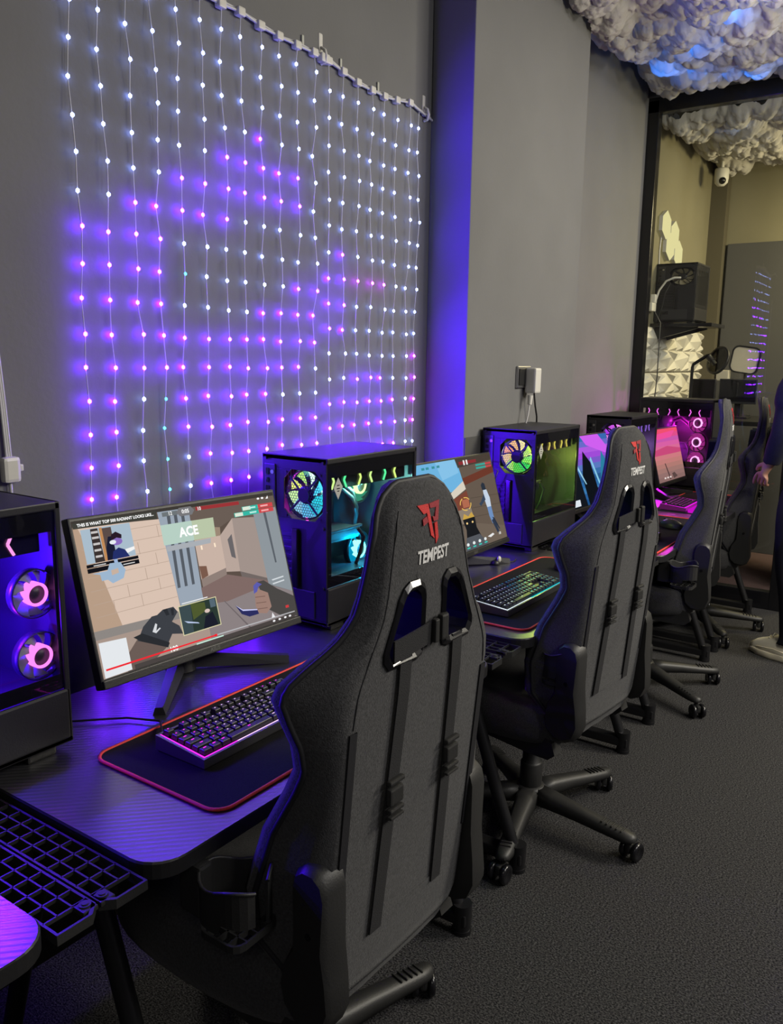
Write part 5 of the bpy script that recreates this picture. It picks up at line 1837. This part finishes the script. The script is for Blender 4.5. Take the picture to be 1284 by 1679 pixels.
# ------------------------------------------------------------------ standing person at the right edge
def skin_body(name, joints, edges, mat, parent, root=0, sub=2, branch=0.5):
    me = bpy.data.meshes.new(name)
    me.from_pydata([j[0] for j in joints], edges, [])
    o = bpy.data.objects.new(name, me)
    COL.objects.link(o)
    md = o.modifiers.new('skin', 'SKIN')
    md.branch_smoothing = branch
    md.use_smooth_shade = True
    if not me.skin_vertices:
        bpy.context.view_layer.objects.active = o
    for i, j in enumerate(joints):
        sv = me.skin_vertices[0].data[i]
        r = j[1] if isinstance(j[1], tuple) else (j[1], j[1])
        sv.radius = r
        sv.use_root = (i == root)
    s = o.modifiers.new('sub', 'SUBSURF')
    s.levels = s.render_levels = sub
    bpy.context.view_layer.update()
    apply_mods(o)
    o.data.materials.clear()
    o.data.materials.append(mat)
    o.parent = parent
    return o


person = thing('person', 'person in navy clothes and cream sneakers standing at right edge, hand hanging down', 'person', (-0.585, 4.57, 0), R(65))
J, E_ = [], []


def chain(start, pts):
    prev = start
    ids = []
    for p, r in pts:
        J.append((p, r))
        i = len(J) - 1
        if prev is not None:
            E_.append((prev, i))
        prev = i
        ids.append(i)
    return ids


pel = chain(None, [((0, 0, 0.95), (0.13, 0.095))])[0]
sp = chain(pel, [((0, -0.01, 1.10), (0.14, 0.10)), ((0, 0.0, 1.28), (0.14, 0.095)), ((0, 0.0, 1.42), (0.105, 0.075)), ((0, 0.01, 1.50), 0.055), ((0, 0.02, 1.555), 0.052), ((0, 0.025, 1.62), (0.070, 0.085)), ((0, 0.02, 1.70), (0.076, 0.095)), ((0, 0.015, 1.765), (0.060, 0.075))])
chest = sp[2]
hand_ids = []
for s, el, wr in ((-1, Vector((-0.225, 0.02, 1.17)), Vector((-0.195, 0.088, 1.015))), (1, Vector((0.25, -0.03, 1.15)), Vector((0.25, 0.06, 0.92)))):
    sh = Vector((s * 0.185, 0, 1.43))
    arm = chain(chest, [(tuple(sh), 0.060), (tuple((sh + el) / 2), 0.052), (tuple(el), 0.042), (tuple((el * 0.45 + wr * 0.55)), 0.040), (tuple(wr), 0.027)])
    h = Vector((0.0, 0.50, -0.87)) if s < 0 else Vector((0.0, 0.25, -0.97))
    ac = Vector((0, -h.z, h.y)) * -1.0
    ac = Vector((0, -abs(h.z), -abs(h.y)))       # from index side towards little finger side
    inn = Vector((-s * 1.0, 0, 0))               # palm side, towards the body
    palm = chain(arm[-1], [(tuple(wr + h * 0.045), (0.030, 0.018)), (tuple(wr + h * 0.080), (0.034, 0.016))])
    for f, (off, ln, curl) in enumerate(((-0.031, 0.078, 0.35), (-0.011, 0.084, 0.95), (0.010, 0.078, 1.10), (0.030, 0.064, 1.20))):
        b = wr + h * (0.090 - abs(off) * 0.2) + ac * off
        d1 = (h + inn * curl * 0.35).normalized()
        d2 = (h + inn * curl * 1.3).normalized()
        d3 = (h * (1 - 0.6 * curl) + inn * curl * 1.5).normalized()
        p1 = b + d1 * ln * 0.45
        p2 = p1 + d2 * ln * 0.32
        p3 = p2 + d3 * ln * 0.25
        chain(palm[-1], [(tuple(b), 0.0100), (tuple(p1), 0.0090), (tuple(p2), 0.0082), (tuple(p3), 0.0068)])
    tb = wr + h * 0.030 - ac * 0.030
    chain(palm[0], [(tuple(tb), 0.013), (tuple(tb + (h * 0.75 - ac * 0.55 + inn * 0.2).normalized() * 0.038), 0.0105), (tuple(tb + (h * 0.9 - ac * 0.35 + inn * 0.3).normalized() * 0.068), 0.0080)])
for s in (-1, 1):
    yb = -0.03 if s < 0 else -0.16
    chain(pel, [((s * 0.095, 0, 0.77), 0.086), ((s * 0.105, (yb) * 0.3 + 0.01, 0.66), 0.072), ((s * 0.11, yb * 0.6 + 0.015, 0.49), 0.055), ((s * 0.11, yb - 0.01, 0.34), 0.053), ((s * 0.11, yb - 0.02, 0.10), 0.036), ((s * 0.112, yb + 0.02, 0.055), 0.034), ((s * 0.116, yb + 0.10, 0.042), (0.036, 0.024))])
body = skin_body('body', J, E_, M['skin'], person, 0, 2)
# face details joined into the body: nose, brow, ears, mouth
m = MB()
m.ball((0, 0.118, 1.655), 0.014, sub=2, scale=(0.8, 1.2, 1.5))
for s in (-1, 1):
    m.ball((s * 0.078, 0.015, 1.665), 0.028, sub=2, scale=(0.35, 0.7, 1.1))
    m.ball((s * 0.030, 0.098, 1.688), 0.012, sub=2)
m.ball((0, 0.104, 1.615), 0.020, sub=2, scale=(1.2, 0.5, 0.4))
m.build('facial_features', M['skin'], person)
m = MB()
m.ball((0, -0.005, 1.735), 0.100, sub=3, scale=(0.88, 1.05, 0.72))
m.ball((0, -0.045, 1.68), 0.085, sub=3, scale=(0.95, 0.75, 1.0))
m.build('hair', M['hair'], person)
# jacket and trousers follow the body surface


def garment(name, keep, off, mat):
    bm = bmesh.new()
    bm.from_mesh(body.data)
    bm.normal_update()
    bmesh.ops.delete(bm, geom=[v for v in bm.verts if not keep(v.co)], context='VERTS')
    bm.normal_update()
    new = [v.co + v.normal * (off(v.co) if callable(off) else off) for v in bm.verts]
    for v, c in zip(bm.verts, new):
        v.co = c
    for _ in range(3):
        bmesh.ops.smooth_vert(bm, verts=bm.verts, factor=0.4, use_axis_x=True, use_axis_y=True, use_axis_z=True)
    for f in bm.faces:
        f.smooth = True
    me = bpy.data.meshes.new(name)
    bm.to_mesh(me)
    bm.free()
    me.materials.append(mat)
    o = bpy.data.objects.new(name, me)
    COL.objects.link(o)
    md = o.modifiers.new('cloth', 'SOLIDIFY')
    md.thickness = 0.005
    md.offset = -1
    apply_mods(o)
    o.parent = person
    return o


WRISTS = {-1: (Vector((-0.195, 0.088, 1.015)), Vector((0.03, 0.068, -0.155)).normalized()), 1: (Vector((0.25, 0.06, 0.92)), Vector((0.0, 0.09, -0.23)).normalized())}


def hand_side(c):
    sd = -1 if c.x < 0 else 1
    p, d = WRISTS[sd]
    return (c - p).length < 0.26 and (c - p).dot(d) > 0.004 and abs(c.x) > 0.150


def arm_only(c):
    return abs(c.x) > 0.178 and c.z < 1.30


garment('jacket', lambda c: 0.85 < c.z < 1.505 and not hand_side(c) and not (abs(c.x) > 0.125 and c.y > 0.092 and c.z < 0.99) and (arm_only(c) or c.z > 0.88), lambda c: 0.017 if arm_only(c) else (0.030 if c.z < 1.40 else 0.020), M['navy'])
garment('trousers', lambda c: 0.075 < c.z < 0.99 and abs(c.x) < 0.205 and not (c.z > 0.70 and abs(c.x) > 0.125 and c.y > 0.092), lambda c: 0.014, M['navy'])
# sneakers
for s in (-1, 1):
    yb = -0.03 if s < 0 else -0.16
    m = MB()
    outl = []
    for k in range(28):
        a = 2 * math.pi * k / 28
        yy = math.sin(a)
        wdt = 0.048 if yy > 0 else 0.040
        outl.append((wdt * math.copysign(abs(math.cos(a)) ** 0.8, math.cos(a)), 0.145 * math.copysign(abs(yy) ** 0.9, yy) + 0.045))
    n = 28
    vs = []
    for sc_, z in ((0.97, 0.0), (1.03, 0.008), (1.03, 0.030), (0.98, 0.034)):
        vs += [(x * sc_, 0.045 + (y - 0.045) * sc_, z + (0.010 if y > 0.15 else 0) * (z == 0.0)) for x, y in outl]
    fs = [(i * n + k, i * n + (k + 1) % n, (i + 1) * n + (k + 1) % n, (i + 1) * n + k) for i in range(3) for k in range(n)] + [tuple(range(n))[::-1], tuple(3 * n + k for k in range(n))]
    m.add(vs, fs, 0, True)
    sole = MB()
    m.xf = Matrix.Identity(4)
    root = m.build('shoe_sole', M['sole'], person)
    root.location = (s * 0.113, yb, 0)
    m = MB()
    vs = []
    for t_ in range(11):
        u = t_ / 10
        y = -0.092 + 0.272 * u
        w = 0.044 * (1 - 0.25 * (1 - u)) * math.sin(math.pi * min(0.93, max(0.10, 0.16 + 0.76 * u))) ** 0.35
        hgt = float(np.interp(u, [0, 0.15, 0.35, 0.5, 0.7, 0.88, 1.0], [0.095, 0.100, 0.102, 0.092, 0.068, 0.048, 0.024]))
        for q in range(13):
            a = math.pi * q / 12
            vs.append((w * math.cos(a), y, 0.032 + hgt * math.sin(a) ** 0.75))
    fs = [(i * 13 + q, i * 13 + q + 1, (i + 1) * 13 + q + 1, (i + 1) * 13 + q) for i in range(10) for q in range(12)] + [tuple(range(13)), tuple(130 + q for q in range(13))]
    m.add(vs, fs, 0, True)
    up = m.build('shoe', M['shoe'], person)
    up.location = (s * 0.113, yb, 0)
    m = MB()
    for q in range(4):
        y = 0.055 + 0.020 * q
        hgt = 0.125 - 0.016 * q
        m.tube([(-0.022, y, hgt - 0.006), (0, y + 0.004, hgt + 0.004), (0.022, y, hgt - 0.006)], 0.003)
    lc = m.build('laces', M['wplastic'], up)
    for sx in (-1, 1):
        MB().tube([(sx * 0.043, -0.03, 0.055), (sx * 0.0445, 0.03, 0.060), (sx * 0.043, 0.09, 0.052), (sx * 0.036, 0.135, 0.045)], 0.003).build('side_stripe', M['sole'], up)
